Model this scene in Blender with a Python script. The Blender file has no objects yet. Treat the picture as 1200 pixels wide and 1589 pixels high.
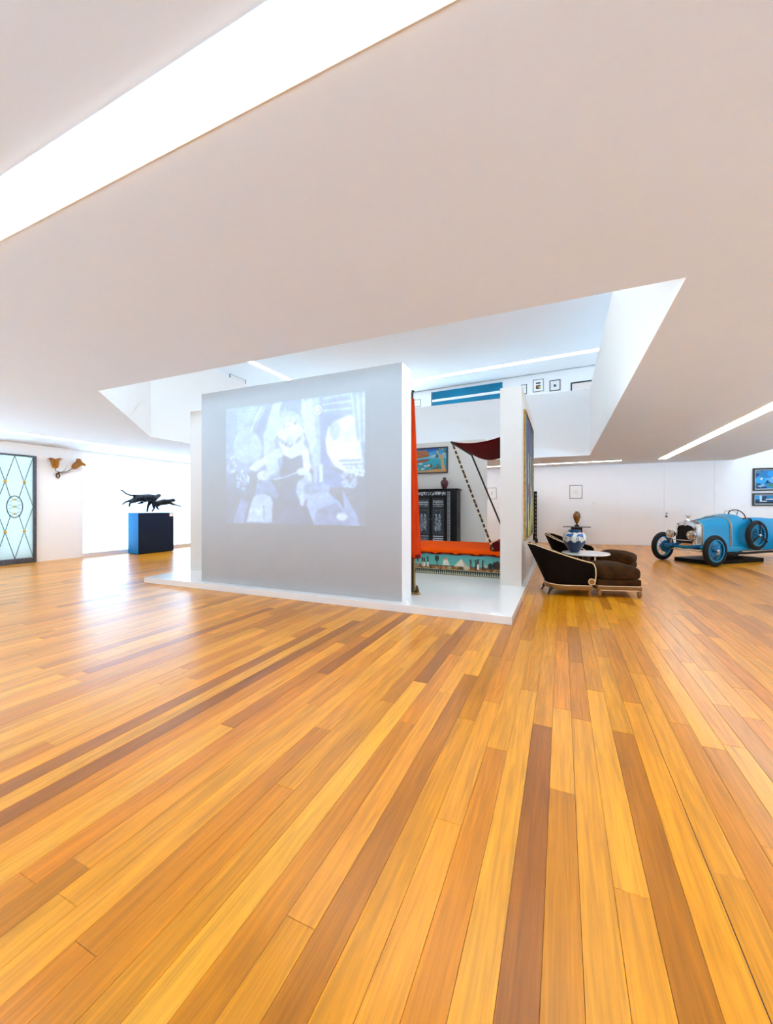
import bpy, bmesh, math, random
import numpy as np
from mathutils import Vector, Matrix, Euler
random.seed(7); np.random.seed(7)
S = bpy.context.scene
COL = S.collection
PI = math.pi

# ------------------------------------------------------------------ camera
F_PX, HZ, CAM_H = 613.0, 787.0, 1.40
YAW = math.atan((872 - 600) / F_PX)              # room depth axis lies right of the lens axis
FWD = Vector((-math.sin(YAW), math.cos(YAW), 0)); RGT = Vector((math.cos(YAW), math.sin(YAW), 0))
CAM = Vector((0, 0, CAM_H))
cd = bpy.data.cameras.new('camera'); cam = bpy.data.objects.new('camera', cd); COL.objects.link(cam)
cam.location = CAM; cam.rotation_euler = (PI / 2, 0, YAW)
cd.sensor_fit = 'VERTICAL'; cd.sensor_height = 36.0; cd.lens = 36.0 * F_PX / 1589
cd.shift_y = (HZ - 794.5) / 1589
cd.clip_start = .05; cd.clip_end = 200
S.camera = cam

# ------------------------------------------------------------------ world, exposure
w = bpy.data.worlds.new('World'); S.world = w; w.use_nodes = True
bg = w.node_tree.nodes['Background']
bg.inputs[0].default_value = (.72, .86, 1.0, 1); bg.inputs[1].default_value = 1.0
S.view_settings.view_transform = 'Standard'; S.view_settings.look = 'None'
S.view_settings.exposure = 0.36; S.view_settings.gamma = 1.0
S.view_settings.use_curve_mapping = False
cy = S.cycles
cy.use_denoising = True; cy.max_bounces = 10; cy.diffuse_bounces = 7; cy.glossy_bounces = 4
cy.transmission_bounces = 6; cy.transparent_max_bounces = 8; cy.sample_clamp_indirect = 20.0
cy.caustics_reflective = False; cy.caustics_refractive = False
STRIP = 11.0          # radiance of the ceiling light strips
sd = bpy.data.lights.new('sun', 'SUN'); sd.energy = 34.0; sd.color = (.61, .84, 1.0); sd.angle = math.radians(1)
sun = bpy.data.objects.new('sun', sd); COL.objects.link(sun)
sun.rotation_euler = (math.radians(-12), 0, 0)      # high midday sun from behind the back wall: no direct sun enters

def portal(name, loc, rot, sx, sy):
    l = bpy.data.lights.new(name, 'AREA'); l.shape = 'RECTANGLE'; l.size = sx; l.size_y = sy
    l.cycles.is_portal = True
    o = bpy.data.objects.new(name, l); COL.objects.link(o); o.location = loc; o.rotation_euler = rot
    return o

# ------------------------------------------------------------------ pixel helpers (a pixel gives a direction only)
def ray(u, v): return FWD + RGT * ((u - 600) / F_PX) + Vector((0, 0, (HZ - v) / F_PX))
def on_z(u, v, z): d = ray(u, v); return CAM + d * ((z - CAM_H) / d.z)
def on_x(u, v, x): d = ray(u, v); return CAM + d * (x / d.x)
def on_y(u, v, y): d = ray(u, v); return CAM + d * (y / d.y)
def on_plane(u, v, p0, n):
    d = ray(u, v); return CAM + d * ((p0 - CAM).dot(n) / d.dot(n))

# ------------------------------------------------------------------ colours and materials
def lin(c):
    if isinstance(c, str): c = tuple(int(c[i:i+2], 16) / 255 for i in (0, 2, 4))
    return tuple(x / 12.92 if x <= .04045 else ((x + .055) / 1.055) ** 2.4 for x in c[:3])
M = {}
def pm(name, c, rough=.5, metal=0., var=.05, scale=6., bump=0., bscale=60., stretch=(1, 1, 1), coat=0., sheen=0., emit=None, es=0., spec=.5, trans=0.):
    m = bpy.data.materials.new(name); m.use_nodes = True; nt = m.node_tree; N = nt.nodes; L = nt.links
    b = N['Principled BSDF']; c = lin(c)
    tc = N.new('ShaderNodeTexCoord'); mp = N.new('ShaderNodeMapping'); mp.inputs['Scale'].default_value = stretch
    L.new(tc.outputs['Object'], mp.inputs[0])
    no = N.new('ShaderNodeTexNoise'); no.inputs['Scale'].default_value = scale; no.inputs['Detail'].default_value = 5
    L.new(mp.outputs[0], no.inputs['Vector'])
    rp = N.new('ShaderNodeValToRGB'); e = rp.color_ramp.elements
    e[0].position = .3; e[1].position = .7
    e[0].color = tuple(max(0, x * (1 - var)) for x in c) + (1,); e[1].color = tuple(min(1, x * (1 + var)) for x in c) + (1,)
    L.new(no.outputs[0], rp.inputs[0]); L.new(rp.outputs[0], b.inputs['Base Color'])
    b.inputs['Roughness'].default_value = rough; b.inputs['Metallic'].default_value = metal
    b.inputs['Coat Weight'].default_value = coat; b.inputs['Coat Roughness'].default_value = .05
    b.inputs['Sheen Weight'].default_value = sheen; b.inputs['Specular IOR Level'].default_value = spec
    if trans: b.inputs['Transmission Weight'].default_value = trans
    if bump:
        n2 = N.new('ShaderNodeTexNoise'); n2.inputs['Scale'].default_value = bscale; L.new(mp.outputs[0], n2.inputs['Vector'])
        bp = N.new('ShaderNodeBump'); bp.inputs['Strength'].default_value = bump; bp.inputs['Distance'].default_value = .01
        L.new(n2.outputs[0], bp.inputs['Height']); L.new(bp.outputs[0], b.inputs['Normal'])
    if emit:
        b.inputs['Emission Color'].default_value = lin(emit) + (1,); b.inputs['Emission Strength'].default_value = es
    M[name] = m; return m

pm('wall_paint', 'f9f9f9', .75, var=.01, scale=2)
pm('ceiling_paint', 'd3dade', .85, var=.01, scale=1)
pm('beige_paint', 'd8cfc6', .7, var=.01, scale=2)
pm('grey_paint', 'b2b3b4', .7, var=.015, scale=3)
pm('white_lacquer', 'eef0f2', .18, var=.008, coat=.4)
pm('subfloor', '2a1a0c', .9)
pm('stone_streaks', 'eef4f8', .8, var=.05, scale=3, stretch=(.25, .25, 5), bump=.5, bscale=6)
pm('ground_gravel', 'e4e8ee', .9, var=.06, scale=20)
pm('steel_frame', '5a5d66', .45, .6, var=.3, scale=25)
pm('iron', '3c4148', .4, .7, var=.15)
pm('gold', 'd8a83c', .3, .9, var=.15, scale=30)
pm('gilt', 'd9a878', .35, .3, var=.1, scale=20)
pm('brass_dark', '5a4022', .35, .8, var=.2, scale=30)
pm('amber_glass', '8e5a12', .35, var=.35, scale=14, emit='c07a18', es=.06)
pm('bronze', '262b33', .28, .85, var=.5, scale=14, bump=.6, bscale=30)
pm('plinth_blue', '0072b0', .6, var=.03, spec=.25)
pm('plinth_navy', '0c1e38', .65, var=.08, spec=.25)
pm('card_white', 'fafafa', .6, var=.01)
pm('frame_black', '15161a', .4, var=.15)
pm('frame_grey', '8a8a88', .4, var=.1)
pm('frame_brown', '3a1a14', .4, var=.2, stretch=(1, 1, 6))
pm('frame_gold', 'b08a4a', .35, .5, var=.3, scale=14)
pm('mat_white', 'f4f4f0', .8, var=.01)
pm('curtain_orange', 'c83604', .9, var=.2, scale=5, stretch=(3, 3, .5), spec=.15)
pm('mattress_orange', 'f05200', .95, var=.06, scale=4, spec=.1, bump=.1, bscale=200)
pm('canopy_maroon', '5e0610', .85, var=.15, scale=5, spec=.15)
pm('wood_dark', '2e1c10', .4, var=.3, scale=6, stretch=(6, 6, .6))
pm('wood_post', '3a2614', .45, var=.35, scale=8, stretch=(6, 6, .5))
pm('wood_gold', '9a7a40', .4, .3, var=.3, scale=12)
pm('lacquer_black', '0e0a09', .4, var=.3, scale=10, spec=.25)
pm('inlay_silver', '8c919a', .35, .4, var=.3, scale=40)
pm('porcelain_maroon', '4e1c28', .3, var=.95, scale=22, coat=.2)
pm('velvet', '140a05', .95, var=.3, scale=9, spec=.15, bump=.15, bscale=120)
pm('velvet_cushion', '3a2207', .9, var=.5, scale=7, spec=.2, bump=.15, bscale=120)
pm('rail_wood', '8a5a1a', .3, var=.3, scale=10, stretch=(1, 1, 8), coat=.4)
pm('trim_pale', 'eccfa0', .35, var=.1, scale=30)
pm('table_white', 'eef2f2', .12, var=.01, coat=.5)
pm('console_grey', '6b6e70', .25, .3, var=.1)
pm('car_blue', '068fc0', .32, var=.04, scale=3, spec=.4)
pm('car_blue_dark', '0c5f92', .35, var=.08)
pm('tyre', '07080a', .8, var=.15, scale=40)
pm('chrome', 'd8d8d8', .08, 1., var=.05)
pm('radiator_core', '0a0a0b', .5, .3, var=.4, scale=60)
pm('leather_strap', '3a342c', .5, var=.2)
pm('leather_red', '8a3a22', .5, var=.2, scale=12, bump=.2)
pm('black_board', '050506', .5, var=.2, spec=.2)
pm('lamp_glass', 'b8b0a0', .12, .9, var=.5, scale=18, coat=.8)
pm('window_blue', '0d7ca2', .4, var=.15, scale=.8, spec=.2)
pm('alu_white', 'f6f6f6', .4, var=.01)
pm('handle_steel', '50545a', .3, .9)
pm('strip_light_upper', 'ffffff', .6, var=0, emit='fbfcff', es=STRIP*.6)
pm('strip_light', 'ffffff', .6, var=0, emit='f6faff', es=STRIP)
pm('ceramic_amber', '7a4a14', .18, var=.8, scale=16, coat=.6)

def vcol(name, rough=.5, var=.06, scale=30., coat=0., emit=0.):
    m = bpy.data.materials.new(name); m.use_nodes = True; nt = m.node_tree; N = nt.nodes; L = nt.links
    b = N['Principled BSDF']; a = N.new('ShaderNodeAttribute'); a.attribute_name = 'Col'
    tc = N.new('ShaderNodeTexCoord'); no = N.new('ShaderNodeTexNoise'); no.inputs['Scale'].default_value = scale
    L.new(tc.outputs['Object'], no.inputs['Vector'])
    mr = N.new('ShaderNodeMapRange'); mr.inputs[3].default_value = 1 - var; mr.inputs[4].default_value = 1 + var
    L.new(no.outputs[0], mr.inputs[0])
    mx = N.new('ShaderNodeVectorMath'); mx.operation = 'SCALE'
    L.new(a.outputs['Color'], mx.inputs[0]); L.new(mr.outputs[0], mx.inputs['Scale'])
    if emit:
        b.inputs['Base Color'].default_value = lin('b2b3b4') + (1,)
        L.new(mx.outputs[0], b.inputs['Emission Color']); b.inputs['Emission Strength'].default_value = emit
    else: L.new(mx.outputs[0], b.inputs['Base Color'])
    b.inputs['Roughness'].default_value = rough; b.inputs['Coat Weight'].default_value = coat
    M[name] = m
vcol('paint_print', .55); vcol('ceramic_print', .3, .05, 20, .2); vcol('projection_print', .7, .01, 5, 0, 1.0); vcol('lacquer_print', .45, .15, 60, 0.)

def glass_mat(name, tint, gloss=.06, rough=.02, frost=0.):
    m = bpy.data.materials.new(name); m.use_nodes = True; nt = m.node_tree; N = nt.nodes; L = nt.links
    N.clear(); o = N.new('ShaderNodeOutputMaterial')
    t = N.new('ShaderNodeBsdfTransparent'); t.inputs[0].default_value = lin(tint) + (1,)
    g = N.new('ShaderNodeBsdfGlossy'); g.inputs['Roughness'].default_value = rough
    mx = N.new('ShaderNodeMixShader'); mx.inputs[0].default_value = gloss
    L.new(t.outputs[0], mx.inputs[1]); L.new(g.outputs[0], mx.inputs[2]); out = mx
    if frost:
        tc = N.new('ShaderNodeTexCoord'); no = N.new('ShaderNodeTexNoise'); no.inputs['Scale'].default_value = 3
        L.new(tc.outputs['Object'], no.inputs['Vector'])
        rp = N.new('ShaderNodeValToRGB'); c = lin(tint)
        rp.color_ramp.elements[0].color = tuple(x * .96 for x in c) + (1,); rp.color_ramp.elements[1].color = c + (1,)
        L.new(no.outputs[0], rp.inputs[0])
        tr = N.new('ShaderNodeBsdfTranslucent'); df = N.new('ShaderNodeBsdfDiffuse')
        L.new(rp.outputs[0], tr.inputs[0]); L.new(rp.outputs[0], df.inputs[0])
        m2 = N.new('ShaderNodeMixShader'); m2.inputs[0].default_value = .45
        L.new(tr.outputs[0], m2.inputs[1]); L.new(df.outputs[0], m2.inputs[2])
        m3 = N.new('ShaderNodeMixShader'); m3.inputs[0].default_value = frost
        L.new(mx.outputs[0], m3.inputs[1]); L.new(m2.outputs[0], m3.inputs[2]); out = m3
    L.new(out.outputs[0], o.inputs[0]); M[name] = m
glass_mat('clear_glass', 'f6fbff')
glass_mat('frosted_glass', 'd0d6d2', .06, .2, .97)
glass_mat('added_roof_glass', 'f0e9e2', .05, .2, 1.)

def floor_material():
    m = bpy.data.materials.new('oiled_hardwood'); m.use_nodes = True; nt = m.node_tree; N = nt.nodes; L = nt.links
    b = N['Principled BSDF']
    at = N.new('ShaderNodeAttribute'); at.attribute_name = 'Col'
    geo = N.new('ShaderNodeNewGeometry')
    sep = N.new('ShaderNodeSeparateColor'); L.new(at.outputs['Color'], sep.inputs[0])
    off = N.new('ShaderNodeMath'); off.operation = 'MULTIPLY'; off.inputs[1].default_value = 91.0; L.new(sep.outputs[1], off.inputs[0])
    comb = N.new('ShaderNodeCombineXYZ'); L.new(off.outputs[0], comb.inputs[2]); L.new(off.outputs[0], comb.inputs[0])
    add = N.new('ShaderNodeVectorMath'); add.operation = 'ADD'; L.new(geo.outputs['Position'], add.inputs[0]); L.new(comb.outputs[0], add.inputs[1])
    def noise(sc, stretch, det=4, dist=0.):
        mp = N.new('ShaderNodeMapping'); mp.inputs['Scale'].default_value = stretch; L.new(add.outputs[0], mp.inputs[0])
        n = N.new('ShaderNodeTexNoise'); n.inputs['Scale'].default_value = sc; n.inputs['Detail'].default_value = det
        n.inputs['Distortion'].default_value = dist; L.new(mp.outputs[0], n.inputs['Vector']); return n
    fine = noise(45, (3, .09, 1), 5, .2); broad = noise(12, (2.4, .14, 1), 4, .9); blot = noise(2.2, (1, .5, 1), 3)
    def rng(n, lo, hi, a=.3, bb=.7):
        r = N.new('ShaderNodeMapRange'); r.inputs[1].default_value = a; r.inputs[2].default_value = bb
        r.inputs[3].default_value = lo; r.inputs[4].default_value = hi; L.new(n.outputs[0], r.inputs[0]); return r
    def mul(a, c):
        x = N.new('ShaderNodeMath'); x.operation = 'MULTIPLY'; L.new(a.outputs[0], x.inputs[0]); L.new(c.outputs[0], x.inputs[1]); return x
    k = mul(mul(rng(fine, .84, 1.1), rng(broad, .76, 1.12)), rng(blot, .93, 1.06))
    sc = N.new('ShaderNodeVectorMath'); sc.operation = 'SCALE'; L.new(at.outputs['Color'], sc.inputs[0]); L.new(k.outputs[0], sc.inputs['Scale'])
    L.new(sc.outputs[0], b.inputs['Base Color'])
    rr = rng(blot, .275, .29); L.new(rr.outputs[0], b.inputs['Roughness'])
    b.inputs['Specular IOR Level'].default_value = .65
    M['hardwood'] = m
floor_material()

# ------------------------------------------------------------------ mesh builder
class MB:
    def __init__(s): s.bm = bmesh.new(); s.xf = Matrix.Identity(4)
    def v(s, p): return s.bm.verts.new(s.xf @ Vector(p))
    def f(s, vs):
        try: return s.bm.faces.new(vs)
        except ValueError: return None
    def box(s, a, b, bevel=0., seg=2):
        x0, y0, z0 = a; x1, y1, z1 = b
        P = [s.v(p) for p in ((x0,y0,z0),(x1,y0,z0),(x1,y1,z0),(x0,y1,z0),(x0,y0,z1),(x1,y0,z1),(x1,y1,z1),(x0,y1,z1))]
        fs = [s.f([P[i] for i in q]) for q in ((3,2,1,0),(4,5,6,7),(0,1,5,4),(1,2,6,5),(2,3,7,6),(3,0,4,7))]
        if bevel:
            es = list({e for f in fs for e in f.edges})
            bmesh.ops.bevel(s.bm, geom=es, offset=bevel, segments=seg, profile=.5, affect='EDGES')
        return s
    def prism(s, pts, z0, z1):
        lo = [s.v((x, y, z0)) for x, y in pts]; hi = [s.v((x, y, z1)) for x, y in pts]; n = len(pts)
        s.f(lo[::-1]); s.f(hi)
        for i in range(n): s.f([lo[i], lo[(i+1) % n], hi[(i+1) % n], hi[i]])
        return s
    def ringloft(s, rings, closed=True, cap=True):
        R = [[s.v(p) for p in r] for r in rings]; n = len(R[0])
        for a, b in zip(R, R[1:]):
            for i in range(n if closed else n - 1): s.f([a[i], a[(i+1) % n], b[(i+1) % n], b[i]])
        if cap and closed: s.f(R[0][::-1]); s.f(R[-1])
        return s
    def tube(s, pts, r, n=8, closed=False):
        pts = [Vector(p) for p in pts]; rs = r if isinstance(r, (list, tuple)) else [r] * len(pts)
        rings = []; up = None
        for i, p in enumerate(pts):
            if closed: t = pts[(i+1) % len(pts)] - pts[i-1]
            else: t = pts[min(i+1, len(pts)-1)] - pts[max(i-1, 0)]
            t.normalize()
            if up is None:
                up = Vector((0, 0, 1)) if abs(t.z) < .9 else Vector((1, 0, 0))
            a = t.cross(up).normalized(); b = a.cross(t).normalized(); up = b
            rings.append([p + (a * math.cos(2*PI*k/n) + b * math.sin(2*PI*k/n)) * rs[i] for k in range(n)])
        if closed:
            rings.append(rings[0]); return s.ringloft(rings, True, False)
        return s.ringloft(rings)
    def lathe(s, prof, c=(0, 0, 0), n=24, axis='z', cap=True):
        rings = []
        for r, h in prof:
            ring = []
            for k in range(n):
                a = 2*PI*k/n; x, y = r*math.cos(a), r*math.sin(a)
                p = {'z': (x, y, h), 'y': (x, h, -y), 'x': (h, x, y)}[axis]
                ring.append(Vector(c) + Vector(p))
            rings.append(ring)
        return s.ringloft(rings, True, cap)
    def superell(s, c, r, e1=.4, e2=.4, nu=24, nv=14, puff=None):
        sg = lambda x, e: math.copysign(abs(x) ** e, x)
        rings = []
        for j in range(nv + 1):
            ph = -PI/2 + PI * j / nv; ph = max(min(ph, PI/2 - .02), -PI/2 + .02)
            ring = []
            for i in range(nu):
                th = 2*PI*i/nu
                p = Vector((r[0]*sg(math.cos(ph), e1)*sg(math.cos(th), e2), r[1]*sg(math.cos(ph), e1)*sg(math.sin(th), e2), r[2]*sg(math.sin(ph), e1)))
                if puff: p = Vector(puff(p))
                ring.append(Vector(c) + p)
            rings.append(ring)
        return s.ringloft(rings)
    def sphere(s, c, r, n=14): return s.superell(c, (r, r, r) if not isinstance(r, tuple) else r, 1, 1, n, max(6, n // 2))
    def torus(s, c, R, r, axis='y', n=28, m=10):
        pts = []
        for k in range(n):
            a = 2*PI*k/n; x, y = R*math.cos(a), R*math.sin(a)
            pts.append(Vector(c) + Vector({'z': (x, y, 0), 'y': (x, 0, y), 'x': (0, x, y)}[axis]))
        return s.tube(pts, r, m, True)
    def build(s, name, mat, parent=None, smooth=True, kind=None):
        bmesh.ops.recalc_face_normals(s.bm, faces=s.bm.faces[:])
        me = bpy.data.meshes.new(name); s.bm.to_mesh(me); s.bm.free()
        if smooth:
            me.shade_smooth(); me.set_sharp_from_angle(angle=math.radians(38))
        me.materials.append(M[mat]); return link(name, me, parent, kind)
def link(name, me, parent=None, kind=None):
    o = bpy.data.objects.new(name, me); COL.objects.link(o)
    if parent: o.parent = parent
    if kind: o['kind'] = kind
    return o
def thing(name, label, cat, loc=(0, 0, 0), rz=0, group=None):
    o = bpy.data.objects.new(name, None); COL.objects.link(o); o.empty_display_size = .1
    o.location = loc; o.rotation_euler = (0, 0, rz); return tag(o, label, cat, group)
def tag(o, label, cat, group=None):
    o['label'] = label; o['category'] = cat
    if group: o['group'] = group
    return o
def copy_tree(o, parent=None):
    c = o.copy(); COL.objects.link(c); c.parent = parent
    for ch in list(o.children): copy_tree(ch, c)
    return c
def box(name, a, b, mat, parent=None, kind=None, bevel=0.):
    return MB().box(a, b, bevel).build(name, mat, parent, kind=kind)
def struct(o, label=None):
    o['kind'] = 'structure'
    if label: o['label'] = label
    return o

# flat pictures: colours drawn on a fine grid, s right 0..1, t down 0..1
class Art:
    def __init__(s, nx, ny, bg):
        s.nx, s.ny = nx, ny
        s.x, s.y = np.meshgrid((np.arange(nx + 1)) / nx, (np.arange(ny + 1)) / ny)
        s.im = np.ones((ny + 1, nx + 1, 3)) * np.array(s.c(bg))
    def c(s, c): return tuple(int(c[i:i+2], 16) / 255 for i in (0, 2, 4)) if isinstance(c, str) else c
    def put(s, mask, col, a=1.): s.im[mask] = s.im[mask] * (1 - a) + np.array(s.c(col)) * a
    def poly(s, pts, col, a=1.):
        x, y = s.x, s.y; m = np.zeros(x.shape, bool); n = len(pts)
        for i in range(n):
            x0, y0 = pts[i]; x1, y1 = pts[i-1]
            if y0 == y1: continue
            m ^= ((y0 > y) != (y1 > y)) & (x < (x1 - x0) * (y - y0) / (y1 - y0) + x0)
        s.put(m, col, a); return s
    def ell(s, cx, cy, rx, ry, col, a=1., rot=0.):
        dx, dy = s.x - cx, s.y - cy; c_, s_ = math.cos(rot), math.sin(rot)
        s.put(((dx*c_ + dy*s_) / rx) ** 2 + ((-dx*s_ + dy*c_) / ry) ** 2 < 1, col, a); return s
    def rect(s, x0, y0, x1, y1, col, a=1.): s.put((s.x >= x0) & (s.x <= x1) & (s.y >= y0) & (s.y <= y1), col, a); return s
    def line(s, pts, w, col, a=1., asp=1.):
        for (x0, y0), (x1, y1) in zip(pts, pts[1:]):
            dx, dy = x1 - x0, (y1 - y0) * asp; L2 = dx*dx + dy*dy + 1e-12
            tt = np.clip(((s.x - x0) * dx + (s.y - y0) * asp * dy) / L2, 0, 1)
            d = np.hypot(s.x - x0 - tt*dx, (s.y - y0) * asp - tt*dy); s.put(d < w, col, a)
        return s
    def grad(s, x0, y0, x1, y1, ca, cb, a=1.):
        m = (s.x >= x0) & (s.x <= x1) & (s.y >= y0) & (s.y <= y1)
        k = np.clip((s.y - y0) / (y1 - y0), 0, 1)[..., None]
        g = np.array(s.c(ca)) * (1 - k) + np.array(s.c(cb)) * k
        s.im[m] = s.im[m] * (1 - a) + g[m] * a; return s
    def blur(s, n=1):
        for _ in range(n):
            p = np.pad(s.im, ((1, 1), (1, 1), (0, 0)), 'edge')
            s.im = (p[1:-1, 1:-1]*2 + p[:-2, 1:-1] + p[2:, 1:-1] + p[1:-1, :-2] + p[1:-1, 2:]) / 6
        return s
    def speckle(s, amp):
        s.im = np.clip(s.im * (1 + amp * (np.random.rand(s.ny + 1, s.nx + 1, 1) - .5)), 0, 1); return s
    def build(s, name, o, r, d, mat, parent=None, fn=None):
        nx, ny = s.nx, s.ny; o, r, d = (np.array(q, float) for q in (o, r, d))
        co = o + s.x[..., None] * r + s.y[..., None] * d
        if fn is not None: co = fn(s.x, s.y)
        i = (np.arange(ny)[:, None] * (nx + 1) + np.arange(nx)).ravel()
        f = np.stack([i, i + nx + 1, i + nx + 2, i + 1], 1)
        me = bpy.data.meshes.new(name); me.from_pydata(co.reshape(-1, 3).tolist(), [], f.tolist())
        at = me.color_attributes.new('Col', 'FLOAT_COLOR', 'POINT')
        c = s.im.reshape(-1, 3); c = np.where(c <= .04045, c / 12.92, ((c + .055) / 1.055) ** 2.4)
        at.data.foreach_set('color', np.hstack([c, np.ones((len(c), 1))]).astype(np.float32).ravel())
        me.shade_smooth(); me.materials.append(M[mat]); return link(name, me, parent)

# ================================================================== THE SETTING
XL, XR, YB, YF = -12.3, 9.0, 16.85, -4.5         # room limits
H, UZ, PT, UC = 2.99, 4.0, 5.03, 6.8             # lower ceiling, upper floor, parapet top, upper ceiling
VX0, VX1, VY0, VY1 = -8.5, .79, 3.34, 13.6       # the void over the pavilion
XC = 5.28                                        # lower ceiling ends here on the right

# floor: sub-floor slab, planks laid on it
floor = MB().box((XL - .3, YF - .3, -.3), (XR + .3, 17.8, -.012)).build('floor', 'subfloor', kind='structure')
PW, PX0 = .1153, .0595
def tone(k):
    a, b, c_ = lin('a25c02'), lin('d98a00'), lin('f0a526')
    if k < .5: q = k * 2; return tuple(a[i]*(1-q) + b[i]*q for i in range(3))
    q = (k - .5) * 2; return tuple(b[i]*(1-q) + c_[i]*q for i in range(3))
fixed = {0: [(2.9, .85)], 1: [(1.67, .75), (3.4, .95)], 2: [(2.84, .2), (4.2, .7)], 3: [(3.3, .75)], 4: [(1.9, .7), (3.9, .72)], 5: [(1.55, .8), (3.1, .45)],
         -1: [(2.13, .4), (3.0, .9)], -2: [(2.72, .05), (4.0, .6)], -3: [(3.2, .85)], -4: [(2.35, .5), (4.4, .72)], -5: [(1.72, .85), (2.9, 1.)],
         -6: [(2.6, .55), (3.8, .35)], -7: [(3.3, .25)], -8: [(1.1, .6), (2.9, .85)], -9: [(2.4, .35)], -10: [(3.0, 1.)], -11: [(2.6, .6)], -12: [(1.6, .55), (3.2, .62)],
         -21: [(4.3, .0)], -22: [(3.6, .85)], -23: [(3.9, .08)], -24: [(2.6, .85)], -20: [(3.2, .5)], -19: [(2.8, .8)]}
def floor_planks():
    planks = []
    k0 = int(math.floor((XL - PX0) / PW)); k1 = int(math.ceil((XR - PX0) / PW))
    for k in range(k0, k1):
        x0 = max(PX0 + k * PW, XL); x1 = min(PX0 + (k + 1) * PW, XR)
        y = YF - random.random() * 1.5; seq = []
        if k in fixed:
            ye = -.6 - random.random(); seq = [(ye, random.random())] + fixed[k]
        while y < 17.3:
            if seq: ye, t = seq.pop(0); 
            else:
                ye = y + random.choice((.7, .95, 1.2, 1.5, 1.8, 2.2)) + random.random() * .3
                t = min(1, max(0, random.gauss(.62, .22)))
                if random.random() < .03: t = 0.05
            a, b = max(y, YF), min(ye, 17.3)
            if b - a > .02: planks.append((x0, x1, a, b, t))
            y = ye
    def score(p):
        x0, x1, a, b, t = p; tot = 0; n = 10
        for i in range(n):
            q = Vector(((x0+x1)/2, a + (b-a)*(i+.5)/n, 0)); dep = q.dot(FWD)
            if dep < .6: continue
            u = 600 + q.dot(RGT) / dep * F_PX; v = HZ + CAM_H / dep * F_PX
            if 0 <= u <= 1200 and v <= 1589: tot += (x1-x0)*(b-a)/n / dep**3
        if -7.1 < (x0+x1)/2 < -.54 and a > 4.9: tot *= .01
        return tot
    planks.sort(key=score, reverse=True)
    g, e = .0006, .0014
    def geo(p, V, Fc, C):
        x0, x1, a, b, t = p; n = len(V)
        gl = .0016 if abs(x0 - (PX0 + 4*PW)) < .01 else g; gr = .0016 if abs(x1 - (PX0 + 4*PW)) < .01 else g
        dz = random.uniform(-.0003, .0003)
        if math.hypot((x0+x1)/2, (a+b)/2) > 6.5:              # too far to tell the joints apart: plain board, hairline gap
            V += [(x0, a, -.012), (x1, a, -.012), (x1, b, -.012), (x0, b, -.012), (x0, a, 0), (x1, a, 0), (x1, b, 0), (x0, b, 0)]
            Fc += [tuple(n + i for i in q) for q in ((4,5,6,7), (0,1,5,4), (1,2,6,5), (2,3,7,6), (3,0,4,7))]
            c = tone(t); C += [(c[0], c[1]*random.choice((.97, 1.02)), c[2], 1)] * 8; return
        X0, X1, A, B = x0 + gl, x1 - gr, a + g, b - g
        V += [(X0, A, -.012), (X1, A, -.012), (X1, B, -.012), (X0, B, -.012), (X0, A, -.0012), (X1, A, -.0012), (X1, B, -.0012), (X0, B, -.0012),
              (X0+e, A+e, dz), (X1-e, A+e, dz), (X1-e, B-e, dz), (X0+e, B-e, dz)]
        for q in ((8,9,10,11),(4,5,9,8),(5,6,10,9),(6,7,11,10),(7,4,8,11),(0,1,5,4),(1,2,6,5),(2,3,7,6),(3,0,4,7)): Fc.append(tuple(n + i for i in q))
        c = tone(t); j = random.uniform(.93, 1.07); h = random.uniform(.92, 1.06)
        C += [(c[0]*j, c[1]*j*h, c[2]*j*h*h, 1)] * 12
    def mk(name, ps, kind=None):
        V, Fc, C = [], [], []
        for p in ps: geo(p, V, Fc, C)
        me = bpy.data.meshes.new(name); me.from_pydata(V, [], Fc)
        me.color_attributes.new('Col', 'FLOAT_COLOR', 'POINT').data.foreach_set('color', np.array(C, np.float32).ravel())
        me.materials.append(M['hardwood']); return link(name, me, floor, kind)
    for p in planks[:300]: mk('plank', [p])
    mk('plank_field', planks[300:], 'stuff')
    xj = PX0 + 4 * PW
    box('expansion_joint', (xj - .0016, YF, -.012), (xj + .0016, 17.3, -.002), 'iron', floor)
floor_planks()

# lower ceiling slab with the void, upper floor above it
mb = MB()
mb.prism([(XL, YF), (XC, YF), (XC, VY0), (XL, VY0)], H, UZ)
mb.prism([(VX1, VY0), (XC, VY0), (XC, VY1), (VX1, VY1)], H, UZ)
mb.prism([(XL, VY1), (XC, VY1), (XC, YB), (XL, YB)], H, UZ)
mb.prism([(XL, VY0), (-5.8, VY0), (VX0, 6.0), (VX0, VY1), (XL, VY1)], H, UZ)
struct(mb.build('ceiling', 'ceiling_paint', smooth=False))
SX0, SX1, SY0, SY1 = -5.6, .6, 3.5, 7.6            # added unseen roof light, frosted panes to brighten the void
mb = MB()
for a, b in (((XL - .25, YF - .25), (XR + .25, SY0)), ((XL - .25, SY1), (XR + .25, 18.1)), ((XL - .25, SY0), (SX0, SY1)), ((SX1, SY0), (XR + .25, SY1))): mb.box((*a, UC), (*b, UC + .2))
struct(mb.build('ceiling_upper', 'wall_paint', smooth=False))
sk = struct(thing('window_7', 'x', 'x')); del sk['label'], sk['category']
for k in range(6):
    x = SX0 + (SX1 - SX0) * k / 5
    if k < 5: MB().box((x + .02, SY0, UC + .1), (x + (SX1 - SX0)/5 - .02, SY1, UC + .11)).build('pane', 'added_roof_glass', sk)
    MB().box((x - .02, SY0, UC + .05), (x + .02, SY1, UC + .16)).build('mullion', 'alu_white', sk)
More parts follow.
